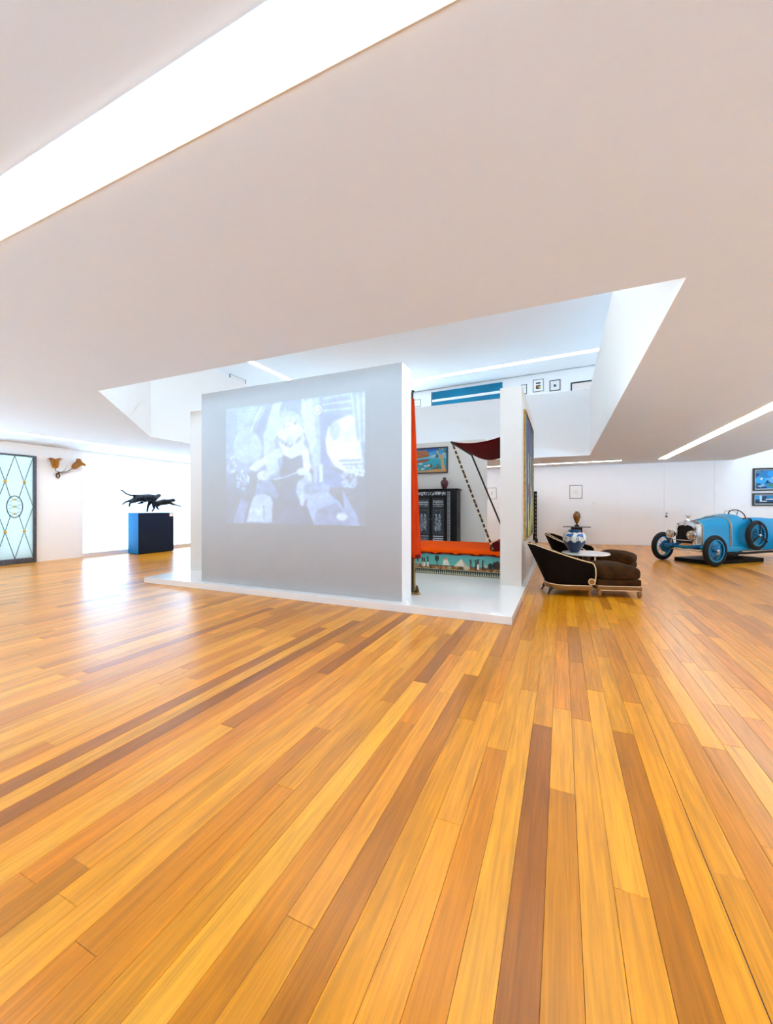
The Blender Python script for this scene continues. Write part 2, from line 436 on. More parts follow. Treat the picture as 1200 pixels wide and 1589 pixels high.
# parapets of the void (faces flush with the slab edge)
T = .16
struct(box('wall_parapet_right', (VX1, VY0, UZ), (VX1 + T, VY1 + T, PT), 'wall_paint'))
struct(box('wall_parapet_back', (VX0 - T, VY1, UZ), (VX1, VY1 + T, PT), 'wall_paint'))
struct(box('wall_parapet_front', (-5.8, VY0 - T, UZ), (VX1 + T, VY0, PT), 'wall_paint'))
struct(box('wall_parapet_left', (VX0 - T, 6.0, UZ), (VX0, VY1, PT), 'wall_paint'))
struct(MB().prism([(-5.8, VY0 - T), (-5.8, VY0), (VX0, 6.0), (VX0 - T, 6.0)], UZ, PT).build('wall_parapet_corner', 'wall_paint'))
struct(box('wall_parapet_car', (XC - T, YF, UZ), (XC, YB, PT), 'wall_paint'))
# void faces of the slab edge get the wall paint too (thin lining boards)
e = .004
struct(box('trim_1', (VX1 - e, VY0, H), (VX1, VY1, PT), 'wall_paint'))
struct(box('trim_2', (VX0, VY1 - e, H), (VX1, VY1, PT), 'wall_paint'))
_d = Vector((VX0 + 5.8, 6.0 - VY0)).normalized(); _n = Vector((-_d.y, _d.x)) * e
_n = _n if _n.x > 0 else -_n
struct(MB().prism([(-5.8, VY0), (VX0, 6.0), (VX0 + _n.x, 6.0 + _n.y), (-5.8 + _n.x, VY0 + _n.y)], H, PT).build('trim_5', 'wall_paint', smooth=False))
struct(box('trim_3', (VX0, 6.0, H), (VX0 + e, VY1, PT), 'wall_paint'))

# walls; the left wall has the window and the lit glass door opening
WY0, WY1, WZ0, WZ1 = 6.68, 12.6, .07, 2.90
DY0, DY1 = 4.74, 5.56
mb = MB(); t = .25
def lw(y0, y1, z0, z1): mb.box((XL - t, y0, z0), (XL, y1, z1))
lw(YF, -4.0, -.012, UC); lw(-4.0, 4.2, -.012, .07); lw(-4.0, 4.2, 2.9, UC); lw(4.2, DY0, -.012, UC)
lw(DY0, DY1, 2.68, UC); lw(DY0, DY1, -.012, .1); lw(DY1, WY0, -.012, UC)
lw(WY0, WY1, -.012, WZ0); lw(WY0, WY1, WZ1, UC); lw(WY1, 17.8, -.012, UC)
struct(mb.build('wall_left', 'wall_paint', smooth=False))
mb = MB()                                         # wall behind the camera, openings for added windows on both storeys
def fw(x0, x1, z0, z1): mb.box((x0, YF - t, z0), (x1, YF, z1))
FX0, FX1 = -11.8, 8.6
fw(XL - t, FX0, -.012, UC); fw(FX1, XR + t, -.012, UC); fw(FX0, FX1, -.012, .06); fw(FX0, FX1, 2.92, 4.25); fw(FX0, FX1, 6.6, UC)
struct(mb.build('wall_front', 'wall_paint', smooth=False))
mb = MB()                                         # right wall, opening for an added tall window front out of view
def rw(y0, y1, z0, z1): mb.box((XR, y0, z0), (XR + t, y1, z1))
rw(YF, -4.0, -.012, UC); rw(-4, 12, -.012, .06); rw(-4, 12, 5.8, UC); rw(12, 17.8, -.012, UC)
struct(mb.build('wall_right', 'wall_paint', smooth=False))
def added_glazing(n, a, b, mull, axis):  # windows added out of view to let in more daylight
    o = thing('window_%d' % n, None, None); del o['label'], o['category']; o['kind'] = 'structure'
    (x0, y0, z0), (x1, y1, z1) = a, b
    MB().box(a, b).build('pane', 'clear_glass', o)
    for k in range(mull + 1):
        q = k / mull
        if axis == 'y': MB().box((x0 - .03, y0 + (y1-y0-.05)*q, z0), (x1 + .03, y0 + (y1-y0-.05)*q + .05, z1)).build('mullion', 'alu_white', o)
        else: MB().box((x0 + (x1-x0-.05)*q, y0 - .03, z0), (x0 + (x1-x0-.05)*q + .05, y1 + .03, z1)).build('mullion', 'alu_white', o)
    return o
o1 = thing('window_1', 'x', 'x'); del o1['label'], o1['category']; o1['kind'] = 'structure'
MB().box((XL - .16, WY0, WZ0), (XL - .15, WY1, WZ1)).build('pane', 'clear_glass', o1)
MB().box((XL - .2, WY0, WZ0 - .0), (XL + .012, WY1, WZ0 + .03)).build('window_sill', 'alu_white', o1)
MB().box((XL - .2, WY0, WZ1 - .03), (XL - .1, WY1, WZ1)).build('window_frame', 'alu_white', o1)
added_glazing(3, (FX0, YF - .13, .06), (FX1, YF - .12, 2.92), 8, 'x')
added_glazing(4, (FX0, YF - .13, 4.25), (FX1, YF - .12, 6.6), 8, 'x')
added_glazing(5, (XR + .12, -4.0, .06), (XR + .13, 12.0, 5.8), 6, 'y')
added_glazing(6, (XL - .16, -4.0, .07), (XL - .15, 4.2, 2.9), 4, 'y')  # added side window, unseen, more daylight for the low ceiling
portal('portal_garden', (XL - .26, (WY0 + WY1)/2, (WZ0 + WZ1)/2), (0, -PI/2, 0), WZ1 - WZ0, WY1 - WY0)
portal('portal_side', (XL - .26, .1, 1.48), (0, -PI/2, 0), 2.83, 8.2)
portal('portal_front', ((FX0+FX1)/2, YF - .26, 1.48), (-PI/2, 0, PI), FX1 - FX0, 2.86)
portal('portal_front_upper', ((FX0+FX1)/2, YF - .26, 5.43), (-PI/2, 0, PI), FX1 - FX0, 2.35)
portal('portal_right', (XR + .26, 4.0, 2.95), (0, PI/2, 0), 5.7, 16.0)
# outside: pale streaked garden wall facing the window, paved ground
struct(box('wall_garden', (-17.0, 5.2, -.3), (-16.7, 20.0, 4.2), 'stone_streaks'))
struct(MB().box((-40, -30, -.5), (30, 40, -.31)).build('ground', 'ground_gravel'))

# back wall: flush panels with shadow joints, door leaf with lock
wb = struct(box('wall_back', (XL, YB + .02, -.012), (XC, YB + .3, UZ), 'wall_paint'))
ex = [XL] + [on_y(u, 800, YB).x for u in (959, 1031, 1109, 1136)]
ex = [XL, -7.6, -2.9] + ex[1:]
for a, b in zip(ex, ex[1:]):
    MB().box((a + .004, YB, .075 if b < 3 else .012), (b - .004, YB + .02, H - .03), .001, 1).build('wall_panel', 'wall_paint', wb)
struct(box('baseboard_back', (XL, YB - .012, 0), (ex[3], YB, .07), 'wall_paint'))
hx = on_y(1034.5, 800, YB)
lk = MB(); lk.lathe([(.001, -.012), (.035, -.012), (.035, 0), (.001, 0)], (hx.x, YB, 1.07), 16, 'y').build('lock', 'handle_steel', wb)
MB().lathe([(.001, -.03), (.028, -.03), (.028, -.005), (.001, 0)], (hx.x, YB, 1.18), 16, 'y').build('door_handle', 'chrome', wb)
wt = struct(box('wall_back_tall', (XC, YB + .1, -.012), (XR, YB + .3, UC), 'wall_paint'))
for u, v, y, par in ((1154, 785, YB + .1, wt), (922, 781, YB, wb), (922, 788, YB, wb)):
    p = on_y(u, v, y); MB().box((p.x - .06, y - .008, p.z - .045), (p.x + .06, y, p.z + .045), .003, 1).build('switch_plate', 'mat_white', par)

# upper gallery back wall (slightly turned) with the blue ribbon window
U0 = Vector((-6.42, 17.5, 0)); UD = Vector((7.51, -.57, 0)).normalized(); UN = Vector((UD.y, -UD.x, 0))
def on_up(u, v): return on_plane(u, v, U0, UN)
wu = struct(MB().prism([tuple((U0 - UD*6)[:2]), tuple((U0 + UD*15.3)[:2]), (XR, 17.75), (XL, 17.85)], UZ, UC).build('wall_gallery', 'wall_paint'))
def up_panel(mbx, u0, v0, u1, v1, d0, d1, zs=None):
    a, b = on_up(u0, v0), on_up(u1, v0); zt = zs[1] if zs else (a.z + b.z)/2; zb = zs[0] if zs else on_up((u0+u1)/2, v1).z
    P = [a + UN*d1, b + UN*d1, b + UN*d0, a + UN*d0]
    mbx.prism([(p.x, p.y) for p in P], zb, zt); return (a, b, zb, zt)
win = struct(thing('window_2', 'x', 'x')); del win['label'], win['category']
zt = on_up(671, 609).z; za = on_up(671, 621.0).z; zb_ = on_up(671, 624.6).z; zc = zb_ - .75
mb = MB(); up_panel(mb, 671, 609, 780, 0, .004, .02, (za, zt)); mb.build('pane', 'window_blue', win)
mb = MB(); up_panel(mb, 671, 609, 780, 0, .004, .02, (zc, zb_)); mb.build('pane', 'window_blue', win)
mb = MB(); up_panel(mb, 668, 609, 783, 0, .004, .05, (zb_, za)); mb.build('window_frame', 'alu_white', win)
mb = MB(); up_panel(mb, 670, 609, 671.2, 0, .004, .06, (zc, zt)); mb.build('window_reveal', 'frame_grey', win)

# ------------------------------------------------------------------ ceiling light strips
def strip(label, pts, z, wd):
    o = thing('ceiling_light', label, 'ceiling light', (0, 0, 0))
    (x0, y0), (x1, y1) = pts; d = Vector((x1-x0, y1-y0)).normalized(); n = Vector((-d.y, d.x)) * wd / 2; a, b = Vector((x0, y0)), Vector((x1, y1))
    o.location = ((x0+x1)/2, (y0+y1)/2, z); c = Vector((o.location.x, o.location.y))
    q = [tuple(p - c) for p in (a + n, b + n, b - n, a - n)]
    MB().prism(q, -.012, -.004).build('diffuser', 'strip_light' if z < 4 else 'strip_light_upper', o, smooth=False)
    n2 = n * (1 + .016 / (wd / 2)); q = [tuple(p - c) for p in (a + n2 - d*.008, b + n2 + d*.008, b - n2 + d*.008, a - n2 - d*.008)]
    MB().prism(q, -.004, 0).build('housing', 'alu_white', o, smooth=False)
    return o
strip('wide glowing light strip crossing the low ceiling in front of the void', [(XL + .5, 1.1), (4.8, 1.1)], H, .205)
strip('long glowing light strip in the ceiling beside the tall garden window', [(-10.67, -1.0), (-10.67, 15.4)], H, .16)
strip('glowing light strip in the ceiling above the vintage car', [(3.02, .5), (3.02, 15.5)], H, .2)
strip('thin glowing light strip in the low ceiling along the back wall', [(1.85, 15.5), (-9.8, 16.25)], H, .12)
strip('glowing light strip on the upper gallery ceiling near the blue window', [(-9.5, 16.2), (4.2, 15.05)], UC, .22)
strip('glowing light strip on the upper ceiling running past the frame on the gallery side wall', [(-10.55, 4.0), (-10.55, 15.6)], UC, .22)
strip('glowing light strip high over the parked car beyond the ceiling edge', [(7.2, 2.0), (7.2, 15.6)], UC, .22)  # extra lamp out of view, added to light the tall space

# ------------------------------------------------------------------ the pavilion: platform and four partition walls
PX, PY0, PY1, PZ = (-7.1, -.54), 4.88, 12.1, .1
struct(MB().box((PX[0], PY0, 0), (PX[1], PY1, PZ), .004, 1).build('floor_platform', 'white_lacquer'))
WT = 3.385
struct(box('wall_projection', (-5.79, 5.03, PZ), (-2.0, 5.38, WT), 'grey_paint'))
struct(box('wall_pavilion_back', (-6.6, 11.68, PZ), (-2.04, 12.03, WT), 'beige_paint'))
struct(box('wall_pavilion_right', (-.94, 6.8, PZ), (-.60, 9.6, WT), 'beige_paint'))
struct(box('wall_pavilion_left', (-7.06, 5.85, PZ), (-6.72, 11.0, WT), 'beige_paint'))
# the projection wall shows a whiter end face
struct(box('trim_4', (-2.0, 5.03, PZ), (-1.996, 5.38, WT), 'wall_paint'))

# ------------------------------------------------------------------ projected film picture (light on the wall, flat)
def projected_picture():
    X0, X1, Z0, Z1 = -5.21, -2.565, 1.13, 3.06
    def q(cx, cy):                                       # crop pixel of the photograph -> picture coordinates
        p = on_y(340 + cx * .2, 600 + cy * .2, 5.03); return ((p.x - X0) / (X1 - X0), (Z1 - p.z) / (Z1 - Z0))
    def Q(*a): return [q(a[i], a[i+1]) for i in range(0, len(a), 2)]
    A = Art(360, 264, '8fa0bd')
    A.grad(0, 0, 1, .55, 'a9bcd8', 'a2b0c8').grad(0, .55, 1, 1, '8e9bb0', '6f7a8c')
    A.poly(Q(0, 150, 330, 120, 230, 330, 240, 560, 60, 560), 'b4c6e2'); 
    for k in range(9): A.line(Q(60 + k*9, 190, 75 + k*8, 520), .004, '93a6c6', .6)
    for k in range(6): A.line(Q(150, 195 + k*26, 330, 165 + k*26), .005, 'dbe8fb', .55)
    A.ell(*q(225, 460), .12, .15, 'c6d6f0'); A.ell(*q(300, 450), .04, .13, 'd6e4fa', .6)
    # throne back and the round headpiece
    A.poly(Q(345, 170, 250, 330, 330, 400, 345, 560, 300, 700, 480, 700, 520, 540, 480, 300, 470, 110), 'a5b8d8')
    A.poly(Q(345, 165, 430, 120, 430, 240, 380, 400, 345, 560, 335, 430, 255, 330), '9cb0d2')
    A.line(Q(335, 160, 290, 240, 255, 330), .010, 'e6f0ff'); A.line(Q(360, 165, 310, 250, 285, 320), .005, 'dce9ff')
    A.ell(*q(560, 200), .105, .16, 'dfeaff'); A.ell(*q(562, 185), .085, .13, '93a8cc')
    A.poly(Q(420, 130, 465, 120, 470, 260, 520, 330, 430, 420, 470, 640, 380, 700, 345, 520, 345, 380), 'd9e6fb')
    A.poly(Q(650, 110, 760, 85, 860, 200, 830, 420, 800, 700, 720, 640, 680, 420, 620, 300), 'c0d1ee')
    A.poly(Q(640, 130, 720, 95, 760, 420, 700, 560, 660, 330), 'e4eefe', .8)
    # right hand side window light and blinds
    A.poly(Q(780, 80, 900, 75, 960, 250, 900, 260, 850, 420, 870, 640, 990, 690, 1000, 1060, 720, 1070, 740, 700, 790, 620), '8ca0c6')
    A.poly(Q(1020, 215, 1060, 260, 1110, 500, 1130, 700, 1000, 670, 900, 620, 840, 520, 825, 420, 850, 310, 920, 260), 'f4faff')
    A.ell(*q(900, 340), .035, .075, 'c0d0ea', .8)
    for k in range(6): A.line(Q(810, 95 + k*23, 1020, 55 + k*28), .007, 'e8f1ff' if k % 2 == 0 else 'a2b6d8')
    for k in range(7): A.line(Q(1030 + k*16, 50, 1070 + k*11, 420), .006, ('eef5ff', 'a8bbdb', 'cad8f0')[k % 3], .8)
    A.line(Q(940, 575, 1100, 570), .008, '9fb2d4'); A.line(Q(960, 605, 1110, 600), .006, '9fb2d4'); A.line(Q(990, 632, 1120, 632), .005, 'b4c4e0')
    # ornaments with crystal look, left and right
    for (cx, cy, rx, ry, n) in ((185, 730, 55, 75, 60), (1015, 720, 65, 75, 70), (100, 600, 35, 75, 40), (1080, 640, 55, 40, 35)):
        for _ in range(n):
            a, r_ = random.random()*6.28, random.random()**.5
            A.ell(*q(cx + rx*r_*math.cos(a), cy + ry*r_*math.sin(a)), random.uniform(.004, .012), random.uniform(.004, .012), random.choice(('f0f6ff', 'cfdcf2', '9aabc8', 'e2ecfc')), .8)
    # floor darkness
    A.poly(Q(60, 820, 200, 820, 260, 700, 460, 690, 470, 640, 660, 640, 740, 780, 980, 780, 1140, 800, 1140, 1100, 60, 1100), '848f9f')
    A.poly(Q(170, 870, 110, 1060, 190, 1060, 230, 900), 'a9b6cb'); A.poly(Q(960, 800, 980, 1080, 1100, 1085, 1060, 980), 'b2c0d8')
    A.line(Q(500, 780, 520, 1050), .006, '9aa7bc'); A.line(Q(560, 780, 575, 1050), .006, '97a4b8'); A.ell(*q(500, 790), .008, .02, 'd8e4f6'); A.ell(*q(560, 790), .009, .02, 'd8e4f6')
    for k in range(6): A.line(Q(405 + k*13, 640, 408 + k*13, 720), .003, 'dfe9f8')
    A.rect(*q(735, 600), *q(765, 740), 'c8d6ee'); A.rect(*q(778, 600), *q(806, 740), 'e6effd')
    # the standing woman, arms spread, dark dress
    A.poly(Q(500, 470, 490, 650, 450, 1055, 720, 1060, 690, 820, 650, 640, 640, 480), '8490a6')
    A.poly(Q(495, 555, 645, 535, 655, 640, 600, 690, 500, 700), '7f8aa0')
    A.poly(Q(470, 470, 330, 560, 270, 590, 235, 640, 290, 660, 360, 600, 500, 540), 'eaf2ff')
    A.poly(Q(640, 400, 690, 500, 715, 620, 690, 690, 660, 690, 650, 560, 620, 440), 'eef5ff')
    A.poly(Q(450, 360, 520, 300, 620, 290, 680, 360, 660, 430, 640, 530, 560, 560, 500, 530, 470, 450), 'f2f7ff')
    A.ell(*q(540, 270), .038, .068, 'f6faff'); A.ell(*q(555, 240), .05, .05, 'eaf2ff')
    A.poly(Q(470, 180, 490, 240, 515, 160, 540, 230, 600, 210, 570, 260, 500, 290), 'e2ecfc')
    A.poly(Q(485, 190, 470, 250, 500, 345, 520, 310, 505, 250, 540, 225, 590, 235, 600, 300, 640, 270, 620, 215, 560, 190), 'cfdcf2'); A.ell(*q(520, 268), .009, .007, 'a9b8d2'); A.ell(*q(553, 262), .009, .007, 'a9b8d2'); A.ell(*q(540, 308), .009, .005, 'b4c2da')
    A.ell(*q(550, 430), .030, .05, 'd4e0f4'); A.line(Q(530, 450, 552, 470, 575, 445), .004, '8c9ab4')
    for k in range(7):
        A.ell(*q(455 + k*11, 400 + k*8), .011, .013, ('8695b2', 'd0dcf0')[k % 2]); A.ell(*q(600 + k*6, 430 - k*6), .011, .013, ('8695b2', 'd0dcf0')[(k + 1) % 2])
    A.line(Q(660, 360, 700, 480, 720, 600), .004, '8c9cb8')
    A.line(Q(430, 720, 520, 700, 640, 650), .006, 'f2f7ff'); A.ell(*q(640, 660), .035, .03, 'eef4ff'); A.ell(*q(690, 720), .03, .06, 'dce8fb')
    # two kneeling figures seen from behind
    A.poly(Q(270, 850, 240, 940, 215, 1050, 400, 1055, 420, 900, 400, 850, 340, 820), 'd6e4fb')
    A.poly(Q(360, 900, 410, 880, 415, 1055, 355, 1055), 'cbdaf3'); A.line(Q(348, 920, 352, 1040), .004, '8492aa')
    A.ell(*q(350, 710), .052, .068, 'c3d0e6'); A.ell(*q(345, 690), .048, .045, 'e6eefb'); A.poly(Q(300, 730, 400, 720, 470, 840, 450, 880, 380, 830, 280, 840), 'aebdd6')
    A.ell(*q(325, 740), .02, .02, '98a6be')
    A.poly(Q(690, 850, 760, 805, 860, 830, 940, 900, 1030, 1080, 740, 1070, 680, 920), 'c6d5f0')
    A.poly(Q(760, 960, 920, 900, 960, 960, 1030, 1080, 730, 1080), '9aa8c2', .75)
    A.ell(*q(655, 800), .05, .09, 'ccd8ec'); A.ell(*q(720, 790), .055, .05, 'a2b0c8'); A.ell(*q(815, 795), .04, .04, 'b2c0d8', .8)
    A.ell(*q(645, 880), .018, .05, 'dde8f8'); A.ell(*q(955, 1010), .035, .03, 'eef4ff')
    for _ in range(70):
        p = q(random.uniform(610, 860), random.uniform(740, 840)); A.ell(*p, .008, .005, random.choice(('e2ebf9', '98a7c0', 'c2cfe4')), .5)
    rs = np.random.RandomState(3); nz = np.zeros(A.im.shape[:2])
    for sc, am in ((8, .05), (20, .05), (60, .05)):
        g = rs.rand(sc, sc) - .5; ii = np.clip((A.y*(sc - 1.001)), 0, sc - 1.01); jj = np.clip((A.x*(sc - 1.001)), 0, sc - 1.01)
        i0, j0 = ii.astype(int), jj.astype(int); fi, fj = ii - i0, jj - j0
        nz += am * 2 * (g[i0, j0]*(1-fi)*(1-fj) + g[i0+1, j0]*fi*(1-fj) + g[i0, j0+1]*(1-fi)*fj + g[i0+1, j0+1]*fi*fj)
    A.im = np.clip(A.im + nz[..., None], 0, 1); A.blur(7)
    # little round station mark with two bars
    cx, cy = q(768, 182); asp = (X1 - X0) / (Z1 - Z0)
    d = np.hypot((A.x - cx), (A.y - cy) / asp)
    A.put((d < .027) & (d > .021), 'ffffff'); A.rect(cx - .011, cy - .020, cx - .004, cy + .020, 'ffffff'); A.rect(cx + .004, cy - .020, cx + .011, cy + .020, 'ffffff'); A.rect(cx - .006, cy - .004, cx + .006, cy + .004, 'ffffff')
    A.im = np.clip((A.im - .46) / .54, 0, 1) * np.array([.66, .71, .80])
    o = A.build('projected_picture', (X0, 5.026, Z1), (X1 - X0, 0, 0), (0, 0, Z0 - Z1), 'projection_print')
    tag(o, 'pale black and white film still projected on the grey partition wall', 'projection')
projected_picture()

# ------------------------------------------------------------------ pictures on walls
def framed(label, o, r, d, n, frame_mat, fw_, depth, art=None, mat_w=0., cat='picture', name='framed_picture', group=None):
    """o top-left corner on the wall, r right vector, d down vector, n outward normal"""
    o, r, d, n = Vector(o), Vector(r), Vector(d), Vector(n)
    t_ = thing(name, label, cat, o + d + r*.5, 0, group); off = -(o + d + r*.5)
    W, Hh = r.length, d.length; R, D = r / W, d / Hh
    def slab(a0, a1, b0, b1, z0, z1):
        m = MB(); P = [m.v(off + o + R*x + D*y + n*z) for z in (z0, z1) for x, y in ((a0, b0), (a1, b0), (a1, b1), (a0, b1))]
        for q in ((0,1,2,3),(4,5,6,7),(0,1,5,4),(1,2,6,5),(2,3,7,6),(3,0,4,7)): m.f([P[i] for i in q])
        return m
    for a in ((0, W, 0, fw_), (0, W, Hh - fw_, Hh), (0, fw_, fw_, Hh - fw_), (W - fw_, W, fw_, Hh - fw_)):
        slab(*a, .001, depth).build('frame_bar', frame_mat, t_, smooth=False)
    slab(fw_, W - fw_, fw_, Hh - fw_, .001, depth * .35).build('backing', 'mat_white', t_, smooth=False)
    if art is not None:
        m_ = fw_ + mat_w; oo = off + o + R*m_ + D*m_ + n*(depth*.35 + .003)
        art.build('picture_sheet', oo, R * (W - 2*m_), D * (Hh - 2*m_), 'paint_print', t_)
    return t_

def blue_abstract(nx, ny, seed, wide=False):
    r_ = random.Random(seed); A = Art(nx, ny, '0e3a78')
    cols = ('0a5ea8', '1c8fd6', '083066', '2aa6e0', '0b4a8c', '103050', '3f7ea0', '146a9a', '0a1c3c')
    for _ in range(38):
        cx, cy = r_.random(), r_.random(); a0 = r_.random()*6.28; n = r_.choice((3, 4, 4, 5)); R_ = r_.uniform(.08, .28)
        A.poly([(cx + R_*math.cos(a0 + k*6.28/n)*r_.uniform(.5, 1.1), cy + R_*1.3*math.sin(a0 + k*6.28/n)*r_.uniform(.5, 1.1)) for k in range(n)], r_.choice(cols))
    if not wide:
        A.ell(.28, .22, .17, .2, '1178b8').ell(.42, .2, .12, .17, '1c9ade').ell(.9, .3, .14, .14, 'b8d8ee').ell(.93, .33, .1, .1, '2f8e9a')
        A.poly([(.1, .45), (.2, .38), (.16, .55)], 'e8f0d8').poly([(.25, .42), (.4, .7), (.48, .72), (.45, .4)], '5ab0f0').poly([(.42, .38), (.5, .4), (.48, .6)], 'dfe8f4')
        A.poly([(.5, .72), (.58, .7), (.82, .93), (.72, .97)], 'c4d4ee').poly([(.03, .85), (.2, .72), (.26, .85), (.12, .93)], '86b8d0').poly([(.3, .75), (.42, .72), (.5, .85), (.36, .95)], '3f8a72')
        A.poly([(.82, .6), (1, .52), (1, .66)], 'a9c4f2').ell(.5, .5, .04, .07, '04142c')
    else:
        A.rect(0, .75, 1, 1, '07202e').rect(.12, .05, .17, .75, 'dceefa').rect(.12, .66, .3, .76, 'dceefa').poly([(.27, .42), (.55, .36), (.66, .46), (.55, .54), (.27, .52)], 'e8f6ff')
        A.poly([(.52, .92), (.58, .56), (.74, .85)], '36b4f4').poly([(.3, .1), (.6, .1), (.62, .3), (.3, .32)], '189ad2').rect(.7, .38, 1, .55, '2a8ae8')
    return A.blur(1).speckle(.12)
YB2 = YB + .1
def back_pic(label, u0, v0, u1, v1, y, frame, fw_, art, mat_w=0., depth=.03, name='framed_picture', cat='picture', x1=None):
    a = on_y(u0, v0, y); b = on_y(u0, v1, y); c = on_y(u1, v0, y); xr = x1 if x1 is not None else c.x
    return framed(label, (a.x, y, a.z), (xr - a.x, 0, 0), (0, 0, b.z - a.z), (0, -1, 0), frame, fw_, depth, art, mat_w, cat, name)
a_ = on_y(1168.5, 727, YB2)
back_pic('dark framed blue abstract painting hung above another over the car', 1168.3, 727, 1200, 762, YB2, 'frame_black', .05, blue_abstract(120, 90, 3), .02, .05, 'framed_painting', 'painting', a_.x + 1.12)
back_pic('low wide blue abstract painting in black frame, lower of two by the car', 1167.5, 765.5, 1200, 785, YB2, 'frame_black', .05, blue_abstract(130, 50, 5, True), .02, .05, 'framed_painting', 'painting', a_.x + 1.12)
A = Art(50, 50, 'f6f6f2'); A.rect(.25, .3, .75, .72, 'eeeeea').line([(.3, .5), (.7, .5)], .01, 'dcdcd8'); 
back_pic('small pale print in thin dark frame above the console table', 884, 753, 904, 774, YB, 'frame_grey', .022, A, .03, .02)
A = Art(50, 50, 'fafaf8'); A.line([(.5, .25), (.38, .45), (.45, .7), (.62, .6), (.6, .35), (.5, .25)], .02, '9a9aa0'); A.line([(.45, .5), (.6, .45)], .015, 'b0b0b4')
back_pic('small pen drawing framed on the back wall seen past the beige partition', 756.5, 757, 771, 774.5, YB, 'frame_grey', .012, A, .05, .02)

def up_pic(label, u0, v0, u1, v1, frame, fw_, art, mat_w, hh=None):
    a, b = on_up(u0, v0), on_up(u1, v0); z0 = on_up(u0, v1).z if hh is None else a.z - hh
    rr = Vector((b.x - a.x, b.y - a.y, 0))
    return framed(label, a, rr, (0, 0, z0 - a.z), UN if UN.y < 0 else -UN, frame, fw_, .03, art, mat_w)
A = Art(50, 60, 'f8f8f6'); A.rect(.24, .2, .74, .34, '3c3c3c').rect(.24, .46, .74, .82, '40382c').ell(.62, .66, .13, .1, 'd8c840').ell(.4, .55, .1, .08, 'b85a50').rect(.26, .7, .45, .8, '1e1e1e')
up_pic('white framed print with two dark blocks high on the gallery wall', 827.4, 590, 844, 609, 'frame_grey', .02, A, .02)
A = Art(50, 50, 'ececea'); A.rect(.36, .38, .64, .64, '26304e').rect(.52, .4, .62, .5, '8a8ea0')
up_pic('square framed print with one small blue block on the gallery wall', 853.3, 591, 870, 607.5, 'frame_black', .025, A, .02)
A = Art(60, 60, 'ecdfd6'); A.poly([(.3, .34), (.75, .28), (.85, .4), (.7, .5), (.3, .42)], '2b3ea8').poly([(.2, .6), (.8, .5), (.7, .8)], '3c50b0')
up_pic('larger framed print with blue shape half hidden behind the parapet', 886, 594, 920, 0, 'frame_black', .05, A, .02, 1.0)
A = Art(40, 50, 'f6f6f4'); A.rect(.2, .3, .8, .4, 'd8d8d8')
up_pic('white print with dark frame edge beside the beige partition top', 809, 597.5, 818, 612.5, 'frame_black', .02, A, .02)
A = Art(40, 40, 'fafafa'); A.rect(.2, .4, .8, .6, 'e8e8ea')
up_pic('faint white print in pale frame left of the blue ribbon window', 640, 621.5, 653, 632, 'frame_grey', .015, A, .02)
# upper left gallery wall picture, mostly hidden by the parapet
p = on_x(356, 579, XL)
framed('framed sheet on the gallery side wall, only its top edge above the parapet', (XL, p.y + .9, p.z), (0, -.9, 0), (0, 0, -1.1), (1, 0, 0), 'frame_grey', .03, .03, Art(20, 20, 'f4f4f2'), .02)

# ship painting inside the pavilion
def ship_painting():
    A = Art(150, 90, '2f8fb0'); A.grad(0, 0, 1, .42, '1b6fb4', '6fb4c8').grad(0, .42, 1, 1, '2f9aa8', '1f7f94')
    A.poly([(.36, .0), (.9, .0), (.7, .1), (.5, .18), (.4, .12)], '2060b0').poly([(.6, .35), (.72, .26), (.84, .36)], 'a8c0c8').poly([(.72, .38), (.8, .2), (.82, .4)], '5a5048')
    A.poly([(.2, .08), (.52, .05), (.62, .28), (.56, .34), (.2, .42)], 'a8663a'); A.line([(.24, .06), (.55, .34)], .006, '5a2c18'); A.line([(.4, .05), (.6, .3)], .005, '5a2c18')
    A.poly([(.2, .5), (.62, .42), (.55, .54), (.2, .6)], 'a04a34').line([(.2, .52), (.62, .43)], .008, '401810')
    for cx, cy in ((.52, .72), (.6, .7), (.4, .62), (.3, .82), (.45, .84)): A.ell(cx, cy, .05, .03, 'e8c8a8').ell(cx + .02, cy - .01, .02, .012, 'd88a60')
    A.poly([(.2, .9), (.5, .92), (.75, .86), (1, .88), (1, 1), (.2, 1)], 'c08850').poly([(.84, .3), (.9, .28), (.97, .9), (.9, .92)], 'c09058')
    for k in range(26):
        a = random.random()*6.28; A.ell(.88 + .09*math.cos(a), .16 + .13*math.sin(a), .02, .03, random.choice(('2a6a50', '60a878', '1c4a54', 'c8b070')))
    for k in range(20): A.ell(random.uniform(.6, .86), random.uniform(.68, .88), .02, .03, random.choice(('3a3a28', '5a7a60', '8a5a38')))
    A.poly([(0, 0), (.2, 0), (.2, 1), (0, 1)], '3a88a0').blur(1).speckle(.2)
    p = on_y(695.5, 693, 11.68); b = on_y(695.5, 734, 11.68)
    framed('painting of a sailing ship on turquoise sea above the black cabinet', (p.x - 1.45, 11.68, p.z), (1.45, 0, 0), (0, 0, b.z - p.z), (0, -1, 0), 'frame_brown', .035, .05, A, 0., 'painting', 'framed_painting')
ship_painting()

